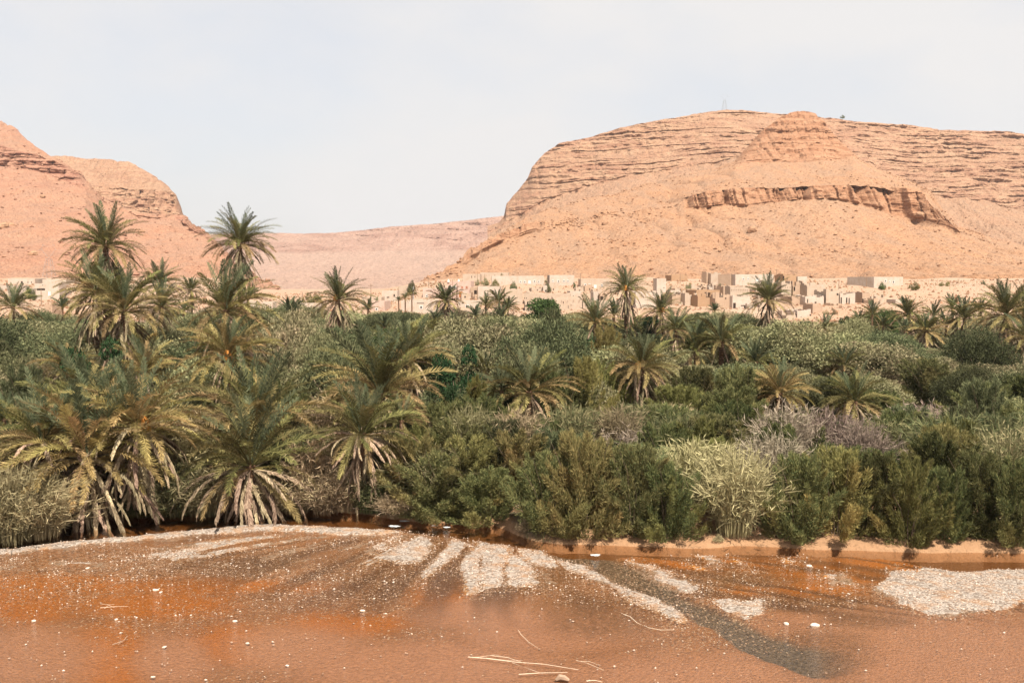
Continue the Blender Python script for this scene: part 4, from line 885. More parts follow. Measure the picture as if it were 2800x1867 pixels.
for (u, vt, rp, D, m_, lab) in canes: spot('cane', u, vt, rp, D, lab, m_)
for (u, v, r, m_, lab) in [(1430, 1462, 26, 'cane', 'dry tuft on the bare bank left of the jutting shrub'), (1400, 1425, 24, 'tam_olive', 'green-brown tuft on top of the bare bank'), (1700, 1478, 24, 'tam_olive', 'small tuft at the sandy bank right of the jutting shrub'), (1770, 1480, 26, 'tam_olive', 'dry tuft on the sandy bank, middle'),
        (1930, 1480, 24, 'tam_olive', 'tuft at the left foot of the straw cane clump'), (2100, 1484, 20, 'tam_olive', 'tuft at the right foot of the straw cane clump'), (2330, 1480, 24, 'tam_olive', 'dry tuft on the orange bank, third shrub'), (2450, 1480, 20, 'tam_olive', 'small tuft on the orange bank near the right'), (1960, 1492, 18, 'cane', 'straw tuft at the water edge under the cane clump')]:
    x, y = zplane(u, v); y = max(y, float(bank_y(x)) + .7); plant('lowbush', x, y, r * y / FPX, r * 1.3 * y / FPX, lab, None, M[m_])

# ---------------------------------------------------------------- the grove: many trees filling the valley floor
rs = random.Random(21)
def vis_limit(u, D, w):
    """highest row (smallest v) a filler tree may reach at this column so that hand-placed palms stay visible"""
    lim = 0
    for (pu, pv, pR, pD, st) in PALMS:
        if pD > D - 2 and abs(pu - u) < w * .8 + pR * .35:
            lim = max(lim, pv + pR * (1.25 if st == 'skirt' else .75 if st != 'young' else .35))
    return lim
CANOPY = [(0, 863), (150, 857), (300, 895), (500, 857), (700, 840), (850, 837), (1000, 847), (1150, 837), (1300, 853), (1400, 859), (1550, 853), (1650, 863), (1750, 871), (1900, 841), (2000, 853), (2100, 876), (2200, 891), (2300, 861), (2400, 853), (2550, 871), (2700, 861), (2900, 861)]
groves = {}
def filler():
    D = 60.0
    while D < 240:
        sp = 3.3 if D < 78 else 4.2 if D < 98 else 7.9 + (D - 98) * .026
        hw = D * .515 + 11; x = -hw + rs.uniform(0, sp)
        while x < hw:
            y = D + rs.uniform(-.4, .4) * sp; xx_ = x + rs.uniform(-.3, .3) * sp; x += sp * rs.uniform(.85, 1.25)
            s = y - float(bank_y(xx_)); u = 1400 + FPX * xx_ / y; left = u < 1130
            if s < (.3 if left else 1.3): continue
            if any((xx_ - a) ** 2 + (y - b_) ** 2 < (.5 * r_) ** 2 for a, b_, r_ in PLACED): continue
            if 2460 < u < 2760 and 92 < y < 103: continue
            pr = rs.random(); nn_ = float(fbm(np.array([xx_ / 18]), np.array([y / 18]), 77, 2)[0])
            if y < 80: kind = 'cane' if pr < (.55 if left else .35) + nn_ * .5 else 'tamarisk'
            elif y < 100: kind = 'tamarisk' if pr < .5 + nn_ else 'olive'
            else: kind = 'olive' if pr < .80 else 'tamarisk' if pr < .95 else 'evergreen'
            big = sp / 6.6 if y > 98 else .8
            r = {'cane': 2.2, 'tamarisk': 2.5 if y < 100 else 4.0 * big, 'olive': 4.7 * big, 'evergreen': 3.2}[kind] * rs.uniform(.8, 1.2)
            h = {'cane': 4.0, 'tamarisk': 4.6 if y < 100 else 7.0, 'olive': 8.2, 'evergreen': 6.8}[kind] * rs.uniform(.55, 1.25)
            if y < 70: h = min(h, 4.6)
            g_ = gz(xx_, y); lim = max(vis_limit(u, y, r * FPX / y), float(np.interp(u, *np.array(CANOPY).T)) + rs.uniform(-6, 34) if y > 120 else 0)
            hmax = 15 - (lim - HOR) / FPX * y - g_ if lim else 99
            h2 = min(h, hmax)
            if h2 < 1.3:
                if rs.random() < .5: continue
                h2 = 1.3
            r *= max(.6, min(1, (h2 / h) ** .6))
            if kind == 'olive': mt = 'olive' if nn_ + rs.uniform(-.3, .3) > -.10 else 'olive_dark'
            elif kind == 'tamarisk': mt = rs.choice(['tam_green', 'tam_green', 'tam_olive', 'olive_dark'] if not left else ['tam_olive', 'tam_green', 'olive_dark'])
            elif kind == 'cane': mt = rs.choice(['cane', 'cane', 'cane_green']) if left else rs.choice(['cane_green', 'cane_green', 'cane', 'cane_grey'])
            else: mt = rs.choice(['evergreen', 'brightgreen'])
            look = {'olive': 'grey-green olive tree', 'olive_dark': 'dusky olive tree', 'tam_green': 'feathery green shrub', 'tam_olive': 'olive-brown shrub', 'cane': 'straw-coloured cane clump', 'cane_green': 'greenish cane clump', 'cane_grey': 'grey cane clump', 'evergreen': 'deep green tree', 'brightgreen': 'fresh green tree'}[mt]
            if mt == 'olive_dark' and kind == 'tamarisk': look = 'dusky green shrub'
            look = ('low ' if h2 < h * .6 or h2 < 2.6 else 'tall ' if h2 > {'cane': 4.4, 'tamarisk': 5.0, 'olive': 7.6, 'evergreen': 7}[kind] else '') + look
            vt = HOR + FPX * (15 - g_ - h2 * .7) / y
            best = min(PL, key=lambda a: math.hypot(a[0] - u, 1.5 * (a[1] - vt)) + (0 if a[2] > 40 else 40))
            du = u - best[0]; dv = vt - best[1]
            rel = ('far ' if abs(du) > 110 else '') + ('left' if du < -18 else 'right' if du > 18 else 'middle'); dp = 'behind' if y > best[3] + 2 else 'in front of'
            nm = best[4].replace('the ', '').replace(',', '').split(' ')[:6]
            while nm[-1] in STOP: nm = nm[:-1]
            nm = ' '.join(nm)
            lb = f'{look} {dp} the {nm}' + (f', to its {rel}' if 'middle' not in rel else '')
            lb = ' '.join(lb.split(' ')[:16])
            plant(kind, xx_, y, r, h2, lb, f'{KN[kind][1].rstrip(chr(115))}s by the {nm}', M[mt]); groves[kind] = groves.get(kind, 0) + 1
        D += sp * .84
STOP = set('with and in below beside of at a left right above just under before behind over to by thick heavy between near dark poking smothered orange low long small its second third first date-palm bare'.split())
filler(); print('grove', groves)

# grass patch and undergrowth
def blades(name, n, area, L, w, mat, label, cond=None):
    rs_ = np.random.default_rng(len(name) + n); x = rs_.uniform(area[0], area[1], n); y = rs_.uniform(area[2], area[3], n)
    if cond is not None: k = cond(x, y, rs_); x, y = x[k], y[k]
    z = ground_z(x, y) - .03; m = len(x); b_ = np.stack([x, y, z], -1); d = unit(np.stack([rs_.normal(0, .45, m), rs_.normal(0, .45, m), np.ones(m)], -1)) * (L * rs_.uniform(.5, 1.4, m))[:, None]
    V, F = quads(b_, b_ + d, np.full(m, w), rs=rs_); tag(link(name, make_mesh(name, V, F, mat)), label, kind='stuff')
M['grass'] = leaf_mat('lush_grass', (.02, .09, .03), (.05, .16, .05), .2)
blades('grass', 14000, (34, 56, 90, 106), .35, .07, M['grass'], 'lush green grass patch among the trees at right')
blades('undergrowth', 60000, (-40, 40, 56, 82), .6, .03, M['cane_green'], 'dry grass and undergrowth along the river bank', lambda x, y, r_: (y - bank_y(x) > -.15 + .9 * (x > 3)) & (fbm(x / 2.5, y / 2.5, 7, 3) > -.12 + .15 * (x > 3) * (y - bank_y(x) < 2)))
rs_ = np.random.default_rng(5)

# ---------------------------------------------------------------- village
def wallmat(name, c, c2): 
    t = NT(name, .95); n = t.noise(.5, 5, .65); n2 = t.noise(5, 4, .7)
    a = t.mix(t.ramp(n, [(.35, 0.), (.65, 1.)]), c, c2); a = t.mix(t.ramp(t.noise(.9, 6, .7, (1, 1, .5)), [(.5, 0.), (.7, .55)]), a, (.40, .26, .17)); t.color(t.mix(1.0, a, t.ramp(n2, [(.3, .72), (.5, 1.), (.8, 1.06)]), 'MULTIPLY')); t.bump(n2, .12, .8); return t.m
M['white'] = wallmat('pale_plaster', (.57, .47, .39), (.50, .40, .32)); M['adobe'] = wallmat('mud_plaster', (.47, .355, .265), (.52, .41, .32))
M['pinkw'] = wallmat('pink_plaster', (.60, .43, .36), (.55, .38, .31)); M['brick'] = wallmat('shaded_mud_brick', (.43, .295, .205), (.49, .35, .25))  # brick: mud colour browned to stand for walls in shade
M['orangew'] = wallmat('orange_mud', (.42, .27, .165), (.38, .23, .135)); M['whitep'] = plain('white_paint', (.75, .72, .68), .7, .06)
M['void'] = plain('interior_shade', (.035, .022, .016), .95, .3); M['glass'] = plain('dusty_glass', (.10, .08, .07), .4, .2); M['doorw'] = plain('brown_door', (.42, .16, .06), .7, .2)  # void: solid dark colour painting the shade inside openings
M['shut'] = plain('red_brown_shutter', (.42, .17, .11), .7, .2); M['steel'] = plain('galvanised_steel', (.30, .30, .30), .6, .1); M['pole'] = plain('weathered_pole', (.28, .19, .13), .9, .2)
def wall_box(b, x0, x1, y0, y1, z0, z1, par=0.0, jag=0.0, rs=None, th=.35):
    """a flat-roofed block with a parapet, walls rising unevenly when jag > 0"""
    rs = rs or random; n = max(1, int((x1 - x0) / 1.1)) if jag else 1
    b.box(x0, x1, y0, y1, z0, z1)
    for (ax0, ax1, ay0, ay1) in ((x0, x1, y0, y0 + th), (x0, x1, y1 - th, y1)):
        for k in range(n):
            hh = par + (rs.random() * jag if jag else 0)
            if hh > .02: b.box(ax0 + (ax1 - ax0) * k / n, ax0 + (ax1 - ax0) * (k + 1) / n, ay0, ay1, z1 + .002, z1 + hh)
    for (ax0, ax1) in ((x0, x0 + th), (x1 - th, x1)):
        m = max(1, int((y1 - y0 - 2 * th) / 1.2)) if jag else 1
        for k in range(m):
            hh = par + (rs.random() * jag if jag else 0); ya, yb = y0 + th + .003, y1 - th - .003
            if hh > .02: b.box(ax0, ax1, ya + (yb - ya) * k / m, ya + (yb - ya) * (k + 1) / m, z1 + .002, z1 + hh)
def opening(root, o, W_, s, z0, kind):
    """frame and infill set on the front wall, voids are slabs coloured as interior shade; o = (cx, cz, w, h) in metres"""
    cx, cz, w, h = o; nm = {'win': 'window', 'door': 'door', 'wdoor': 'door', 'void': 'opening', 'shut': 'window', 'garage': 'door'}[kind]
    mt = {'win': 'glass', 'door': 'doorw', 'wdoor': 'whitep', 'void': 'void', 'shut': 'shut', 'garage': 'doorw'}[kind]
    b = MB(); d = .06; b.box(cx - w / 2, cx + w / 2, -.012, .2, cz - h / 2, cz + h / 2); p = link(nm, b.mesh(nm, M[mt]), root)
    if kind != 'void':
        f = MB(); t_ = .14
        f.box(cx - w / 2 - t_, cx - w / 2, -.09, .15, cz - h / 2 - t_, cz + h / 2 + t_); f.box(cx + w / 2, cx + w / 2 + t_, -.09, .15, cz - h / 2 - t_, cz + h / 2 + t_)
        f.box(cx - w / 2, cx + w / 2, -.09, .15, cz + h / 2, cz + h / 2 + t_); 
        if nm == 'window': f.box(cx - w / 2, cx + w / 2, -.12, .15, cz - h / 2 - t_, cz - h / 2)
        link('frame', f.mesh('frame', M['whitep'] if kind in ('win', 'wdoor') else M['adobe']), p)
HOUSES = []
def house(u0, u1, v0, v1, D, label, mat='white', yaw=0.0, dep=7.0, par=.45, jag=0.0, ops=(), cat='house', name='mud_house', roofmat=None, beams=0, taper=0):
    """front wall spans photo columns u0..u1, rows v0 (top) to v1 (base) at distance D"""
    x0, y0, z1 = P(u0, v0, D); zb = P(u0, v1, D)[2]; x1 = P(u1, v0, D)[0]
    Wd = (x1 - x0) / max(.3, cos(yaw)); Ht = z1 - zb
    HOUSES.append(((u0 + u1) / 2, (v0 + v1) / 2, label)); root = empty(name, (x0, D, zb), yaw, label=label, cat=cat); rsx = random.Random(int(u0 * 3 + v0)); s = D / FPX
    # lift or sink the footing so that the walls reach the slope
    b = MB(); wall_box(b, 0, Wd, 0, dep, -2.5, Ht - par, par, jag, rsx)
    link('wall', b.mesh('wall', M[mat]), root)
    r = MB(); r.box(.36, Wd - .36, .36, dep - .36, Ht - par + .004, Ht - par + .07); link('roof', r.mesh('roof', M[roofmat or 'adobe']), root)
    for (kind, ou, ov, ow, oh) in ops:
        cx = (P(ou, ov, D)[0] - x0) / max(.3, cos(yaw)); cz = P(ou, ov, D)[2] - zb
        opening(root, (cx, cz, ow * s, oh * s), Wd, s, zb, kind)
    if beams:
        g_ = MB()
        for k in range(beams): q = (k + .5) / beams * Wd; g_.box(q - .07, q + .07, -.45, .1, Ht - par - .35, Ht - par - .2)
        link('roof_beams', g_.mesh('roof_beams', M['pole']), root)
    return root
def c2v(ox, pts): return [(k, ox + x * .19133, 700 + y * .19133, w * .19133, h * .19133) for (k, x, y, w, h) in pts]
house(1265, 1312, 749, 769, 398, 'low grey mud house with two slit windows at the foot of the slope', 'adobe', ops=c2v(1150, [('void', 730, 298, 8, 30), ('void', 777, 298, 8, 26)]), yaw=-0.08)
house(1313, 1390, 745, 762, 404, 'long pale wall-like house highest in the middle of the village', 'adobe', ops=c2v(1150, [('void', 1060, 276, 14, 8)]), yaw=-0.05)
house(1251, 1287.5, 770, 816, 338, 'pink two-storey house wing with red-brown shutters and orange door', 'pinkw', par=.5, jag=.35, dep=9, ops=c2v(1150, [('shut', 594, 450, 26, 32), ('shut', 660, 450, 26, 32), ('shut', 660, 555, 28, 34), ('garage', 575, 550, 52, 86)]), yaw=-0.08)
house(1222, 1250.5, 771, 816, 339.5, 'pink house wing with white balcony band and two wide dark windows', 'pinkw', par=.5, jag=.4, dep=8, ops=c2v(1150, [('win', 433, 450, 38, 28), ('win', 485, 450, 38, 28), ('door', 525, 540, 16, 80)]), yaw=-0.05)
house(1345, 1487, 754, 783, 368, 'long white single-storey house with white door below the slope', 'white', ops=c2v(1150, [('win', 1430, 368, 14, 22), ('win', 1490, 372, 16, 26), ('wdoor', 1558, 374, 24, 38), ('win', 1626, 362, 14, 30), ('win', 1690, 366, 14, 26)]), yaw=0.04)
house(1503, 1571, 752, 780, 368, 'square white house with a row of four small windows', 'white', ops=c2v(1150, [('win', 1892, 358, 14, 22), ('win', 1970, 362, 16, 28), ('win', 2050, 360, 16, 28), ('win', 2108, 360, 16, 26)]), yaw=0.09)
house(1588, 1667, 763, 788, 362, 'pale house with orange roof edge and white door left of the tall slender palm', 'adobe', roofmat='orangew', ops=c2v(1500, [('win', 525, 413, 16, 24), ('win', 585, 413, 16, 24), ('wdoor', 668, 438, 24, 44), ('win', 765, 420, 14, 26)]), yaw=0.06)
house(1307, 1366, 783, 815, 334, 'blank pale house right of the dark gateway', 'white', ops=c2v(1150, [('void', 930, 500, 14, 6), ('void', 960, 502, 14, 6), ('void', 987, 502, 6, 8)]), yaw=-0.08)
house(1286, 1306, 785, 817, 337, 'small mud building with a black gateway beside the pink house', 'brick', ops=c2v(1150, [('void', 785, 518, 40, 58)]), yaw=-0.08)
house(1156, 1221, 789, 818, 341, 'low pink house left of the two-storey pink house', 'pinkw', jag=.3, ops=c2v(1150, [('win', 90, 570, 20, 28), ('void', 226, 562, 18, 16)]), yaw=0.04)
house(1097, 1191, 821, 853, 300, 'long low white house with an eave line in front of the pink houses', 'white', ops=[('win', 1152, 840, 6, 6), ('void', 1150, 829, 20, 2)], yaw=-0.08)
house(1015, 1052, 823, 853, 300, 'small pink block right of the lone fruiting palm', 'pinkw', ops=[('win', 1030, 845, 5, 5)], yaw=-0.14)
house(1045, 1086, 795, 820, 332, 'pale flat house left of the tall green tree', 'white', ops=[('void', 1061, 813, 7, 3), ('void', 1078, 808, 4, 7)], yaw=0.01)
house(1090, 1121, 782, 803, 352, 'small pale house with a slit window behind the low white house', 'adobe', ops=[('void', 1113, 791, 2, 4)], yaw=-0.08)
house(990, 1043, 812, 824, 318, 'very low mud wall house in the valley gap', 'adobe', ops=[('void', 1025, 818, 6, 2)], yaw=-0.02)
house(1253, 1310, 822, 848, 310, 'white house with small round vent right of the round palm', 'white', ops=[('void', 1266, 828, 4, 4), ('win', 1278, 838, 9, 8)], yaw=-0.14)
house(1266, 1313, 848, 870, 288, 'pale block nearest the grove, right of the round palm', 'adobe', yaw=-0.11)
house(1380, 1429, 794, 832, 312, 'blunt tapering mud building right of the small palm cluster', 'adobe', jag=.6, ops=c2v(1150, [('void', 1330, 596, 120, 3)]), yaw=0.04)
house(1433, 1558, 806, 826, 322, 'long crumbling adobe wall house above the bright green tree', 'adobe', jag=.7, ops=c2v(1150, [('void', 1485, 603, 9, 18), ('void', 1512, 603, 9, 18), ('void', 1960, 612, 30, 5)]), yaw=-0.08)
house(1436, 1510, 826, 866, 300, 'mud house with black doorway just left of the bright green tree', 'adobe', jag=.4, ops=[('void', 1431 + 12, 832, 4, 14), ('void', 1470, 840, 3, 5)], yaw=0.04)
house(1512, 1592, 815, 862, 298, 'tall cracked adobe house right of the bright green tree', 'adobe', jag=.5, ops=c2v(1150, [('void', 2040, 665, 10, 30), ('void', 2110, 728, 8, 46), ('void', 2155, 705, 26, 6), ('void', 2180, 800, 8, 30)]), beams=5, yaw=0.03)
house(1559, 1590, 796, 815, 328, 'small block with a single black hole right of the long adobe wall', 'white', ops=c2v(1500, [('void', 354, 573, 16, 18)]), yaw=0.09)
house(1623, 1641, 799, 826, 318, 'narrow pale house beside dark doorways', 'white', ops=c2v(1500, [('void', 712, 600, 22, 70)]), yaw=0.06)
house(1641, 1664, 808, 830, 316, 'roofless mud room with dark openings right of the narrow house', 'brick', jag=.9, ops=c2v(1500, [('void', 760, 600, 40, 50)]), yaw=0.15)
house(1594, 1704, 826, 864, 298, 'wide plain adobe compound behind the spreading straw palm', 'adobe', jag=.4, ops=[('void', 1617, 842, 2, 6), ('void', 1668, 850, 3, 8)], beams=7, yaw=0.09)
house(1738, 1795, 800, 862, 300, 'tall pale adobe facade between the slender and skirted palms', 'white', jag=.6, ops=c2v(1500, [('void', 1368, 718, 10, 10), ('void', 1345, 790, 8, 24), ('void', 1180, 820, 18, 20)]), yaw=0.18)
house(1796, 1822, 761, 812, 338, 'narrow square mud tower with one slit window', 'white', yaw=.12, dep=5, par=.5, ops=c2v(1500, [('void', 1650, 452, 24, 8)]), name='mud_tower', cat='tower')
house(1836, 1883, 753, 773, 388, 'small orange mud house up the slope from the tower', 'orangew', jag=.5, dep=5, yaw=0.34)
house(1944, 1972, 751, 772, 380, 'ruined pale walls left of the long plastered house', 'adobe', jag=1.0, yaw=.2)
house(1932, 1944, 750, 775, 382, 'short broken brown wall at the top of the village', 'brick', jag=2.0, dep=3, yaw=.5)
house(1997, 2010, 750, 773, 372, 'projecting brown buttress at the left end of the long plastered house', 'brick', dep=5, yaw=.9)
house(2011, 2126, 750, 773, 370, 'long plastered house with white double door at the top of the village', 'white', ops=c2v(1750, [('win', 1485, 328, 16, 26), ('win', 1560, 328, 16, 26), ('wdoor', 1702, 345, 40, 44), ('void', 1898, 250, 22, 24)]), yaw=0.34)
house(2142, 2180, 752, 779, 362, 'orange mud house with a small square window right of the long plastered one', 'orangew', jag=.5, ops=c2v(2050, [('void', 485, 320, 18, 70), ('void', 537, 330, 12, 20)]), yaw=0.19)
house(2181, 2210, 756, 779, 366, 'grey-white house right of the orange mud house', 'white', ops=c2v(2050, [('void', 664, 350, 34, 90), ('win', 715, 380, 20, 12), ('win', 772, 402, 20, 12)]), yaw=0.28)
house(2390, 2488, 757, 783, 360, 'isolated house with long brown left wall and white front at right', 'white', yaw=.45, dep=13, ops=[('win', 2428, 768, 5, 5), ('win', 2455, 771, 5, 6), ('win', 2442, 770, 3, 4)])
house(1834, 1862, 794, 811, 338, 'white block with shaded side right of the tower', 'white', yaw=0.19)
house(1863, 1904, 790, 811, 344, 'long low wall joining the white block and the two-hole house', 'orangew', par=.2, dep=3, yaw=0.37)
house(1905, 1977, 793, 811, 336, 'low orange-topped house with two black square holes', 'orangew', ops=c2v(1750, [('void', 1025, 548, 20, 26), ('void', 1090, 548, 26, 22)]), yaw=0.37)
house(1978, 1996, 789, 808, 337, 'roofless brown cell between the low house and the big block', 'brick', jag=1.2, yaw=0.28)
house(1997, 2052, 786, 818, 334, 'big pale blank block below the long plastered house', 'adobe', jag=.5, dep=9, beams=8, yaw=0.34)
house(1838, 1872, 811, 850, 312, 'collapsed house with brown inner wall behind the arching palm', 'brick', jag=1.6, ops=c2v(1750, [('void', 690, 628, 66, 76)]), yaw=0.28)
house(1873, 1907, 812, 850, 310, 'broken pale wall beside a black hole, below the two-hole house', 'adobe', jag=1.5, ops=c2v(1750, [('void', 738, 690, 18, 60), ('void', 768, 716, 26, 84), ('void', 850, 650, 16, 14)]), yaw=0.28)
house(1908, 1955, 816, 856, 306, 'crumbling orange rubble walls in the lower ruins', 'orangew', jag=2.0, ops=c2v(1750, [('void', 1070, 712, 24, 70)]), yaw=0.28)
house(1956, 2002, 818, 856, 304, 'fallen stone walls left of the pillared ruin', 'brick', jag=2.2, ops=c2v(1750, [('void', 1235, 606, 20, 24)]), yaw=0.31)
house(2003, 2056, 812, 856, 304, 'ruin with dark pillared openings under a pale lintel', 'white', jag=.6, ops=c2v(1750, [('void', 1352, 735, 44, 130), ('void', 1480, 710, 60, 14), ('void', 1530, 745, 60, 80), ('void', 1500, 820, 120, 26)]), yaw=0.37)
house(2137, 2167, 780, 812, 330, 'stepped ruin with peep holes above the dark brick wall', 'adobe', jag=1.5, ops=c2v(2050, [('void', 515, 452, 8, 14), ('void', 550, 450, 8, 14), ('void', 590, 450, 8, 14), ('void', 540, 498, 10, 24)]), yaw=0.34)
house(2168, 2206, 782, 808, 333, 'roofless room with shaded brown interior wall', 'brick', jag=1.8, ops=c2v(2050, [('void', 640, 470, 26, 60)]), yaw=0.25)
house(2207, 2262, 786, 812, 330, 'ruined house row with a tapering broken gable', 'adobe', jag=1.6, ops=c2v(2050, [('void', 968, 555, 30, 30), ('void', 1060, 545, 90, 30)]), yaw=0.34)
house(2165, 2201, 812, 842, 312, 'dark brown mud-brick wall in the middle of the ruins', 'brick', jag=.8, yaw=.25)
house(2202, 2258, 814, 842, 310, 'pale ruin with a leaning brown doorway right of the dark brick wall', 'white', jag=.9, ops=c2v(2050, [('void', 830, 660, 16, 90), ('void', 955, 690, 30, 70), ('void', 850, 755, 100, 22)]), yaw=0.28)
house(2259, 2297, 800, 845, 312, 'cracked two-level ruin in the lower village', 'adobe', jag=1.2, ops=c2v(2050, [('void', 1150, 720, 20, 60), ('void', 1040, 790, 26, 40), ('void', 1270, 548, 30, 30)]), yaw=0.25)
house(2297, 2345, 806, 846, 314, 'ruin with three tall dark openings side by side', 'white', jag=.9, ops=c2v(2050, [('void', 1310, 640, 22, 100), ('void', 1400, 650, 24, 110), ('void', 1440, 650, 20, 100), ('void', 1365, 734, 44, 22)]), yaw=0.37)
house(2358, 2381, 802, 836, 318, 'shaded brown tower stump with two pale columns', 'brick', jag=.6, dep=5, ops=c2v(2050, [('void', 1618, 640, 20, 60), ('void', 1652, 640, 18, 60), ('void', 1700, 640, 22, 80)]), yaw=0.22)
house(2389, 2403, 823, 843, 314, 'small brown wall fragment at the right end of the ruins', 'brick', jag=.9, dep=4, yaw=.5)
house(2180, 2221, 851, 880, 286, 'pale hut nearest the grove in front of the ruins', 'white', jag=.6, ops=c2v(2050, [('void', 668, 840, 20, 16), ('void', 885, 880, 24, 90)]), yaw=0.31)
house(2150, 2179, 862, 884, 282, 'stub of a mud wall left of the nearest pale hut', 'adobe', jag=1.4, dep=4, yaw=0.37)
house(2222, 2252, 846, 870, 292, 'rubble-strewn low ruin right of the nearest pale hut', 'brick', jag=1.9, dep=5, yaw=0.31)
house(2449, 2469, 819, 842, 318, 'solitary white block in the open ground at right', 'white', dep=5, yaw=0.22)
house(22, 92, 762, 784, 372, 'white flat house with one dark window at the upper left', 'white', dep=11, yaw=.10, ops=[('void', 58, 772.5, 5, 7), ('void', 74, 772, 2, 4), ('void', 83, 772, 2, 4)])
house(116, 178, 764, 783, 376, 'long white house right of the one-window house at left', 'white', dep=10, yaw=.1, ops=[('void', 167, 773, 3, 3)])
house(94, 157, 775, 791, 352, 'low white house in the second row at left', 'white', dep=8, yaw=.08, ops=[('void', 116, 780, 3, 2)])
house(0, 42, 780, 800, 352, 'white house cut by the left edge behind the round-headed palm', 'white', dep=8, ops=[('void', 30, 784, 3, 4)], yaw=-0.21)
house(98, 159, 789, 811, 330, 'white house with a brown arched roofline at left', 'white', dep=12, yaw=.12, ops=[('wdoor', 133, 803, 4, 10), ('void', 132, 798, 6, 2), ('void', 111, 791.5, 22, 5)])
house(20, 85, 788, 809, 336, 'pale house with two dark holes behind the round-headed palm', 'white', dep=8, ops=[('void', 58, 795, 5, 5), ('void', 67, 803, 6, 4)], yaw=-0.18)
house(121, 143, 832, 848, 285, 'small brown hut at the edge of the grove at left', 'brick', dep=5, yaw=-0.06)
house(640, 700, 824, 838, 300, 'very low pale wall left of the upright blue-green palm', 'white', dep=4, par=.2, yaw=-0.09)
house(715, 745, 826, 842, 295, 'small pale house at the foot of the far slope', 'white', dep=6, ops=[('void', 727, 833, 8, 2)], yaw=0.04)
house(810, 870, 829, 844, 300, 'low white wall left of the lone fruiting palm', 'white', dep=4, par=.2, yaw=-0.08)
house(-60, -5, 778, 800, 365, 'white house just outside the left edge', 'white', yaw=-0.09)

rsv = random.Random(9); made = 0; HB0 = list(HOUSES)
while made < 74:
    u = rsv.uniform(1240, 2420) if made % 4 else rsv.uniform(1850, 2330); v = rsv.uniform(790, 872); cl = float(np.interp(u, *np.array(CANOPY).T))
    if v > cl - 2: continue
    D = float(np.interp(v, [785, 800, 815, 850, 880], [355, 343, 332, 300, 288])) + 6; w = rsv.uniform(10, 30); h = rsv.uniform(5, 13)
    tall = h > 9; nb = min(HB0, key=lambda q: math.hypot(q[0] - u - w / 2, 2 * (q[1] - v + h / 2))); nw = nb[2].replace(',', '').split(' ')[:7]
    while nw[-1] in STOP: nw = nw[:-1]
    side = 'left of' if u + w / 2 < nb[0] - 8 else 'right of' if u + w / 2 > nb[0] + 8 else 'below'; side += ' the ' + ' '.join(nw)
    house(u, u + w, v - h, v, D, ('tall' if tall else 'low') + f' crumbling mud ruin {side}', rsv.choice(['adobe', 'adobe', 'adobe', 'white', 'brick']), jag=rsv.uniform(.6, 2.0), dep=rsv.uniform(2, 6), par=.2, name='mud_ruin', cat='ruin', yaw=rsv.uniform(.0, .5),
          ops=[('void', u + w * rsv.uniform(.25, .75), v - h * .45, rsv.uniform(2, 4), rsv.uniform(3, h * .7))] if rsv.random() < .85 else ())['group'] = ('tall' if tall else 'low') + f' mud wall fragments {side}'
    made += 1
# parapet horns and roof tank on the pink house
for (u, v, lab) in [(1226, 768, 'white corner finial on the left wing of the pink house'), (1254, 768, 'white corner finial in the middle of the pink house')]:
    x, y, z = P(u, v, 339); b = MB(); b.tube([(0, 0, -.4), (0, 0, .1), (0, 0, .5)], [.4, .3, .08], 6); tag(link('finial', b.mesh('finial', M['whitep']), loc=(x, y + .4, z)), lab, 'finial')

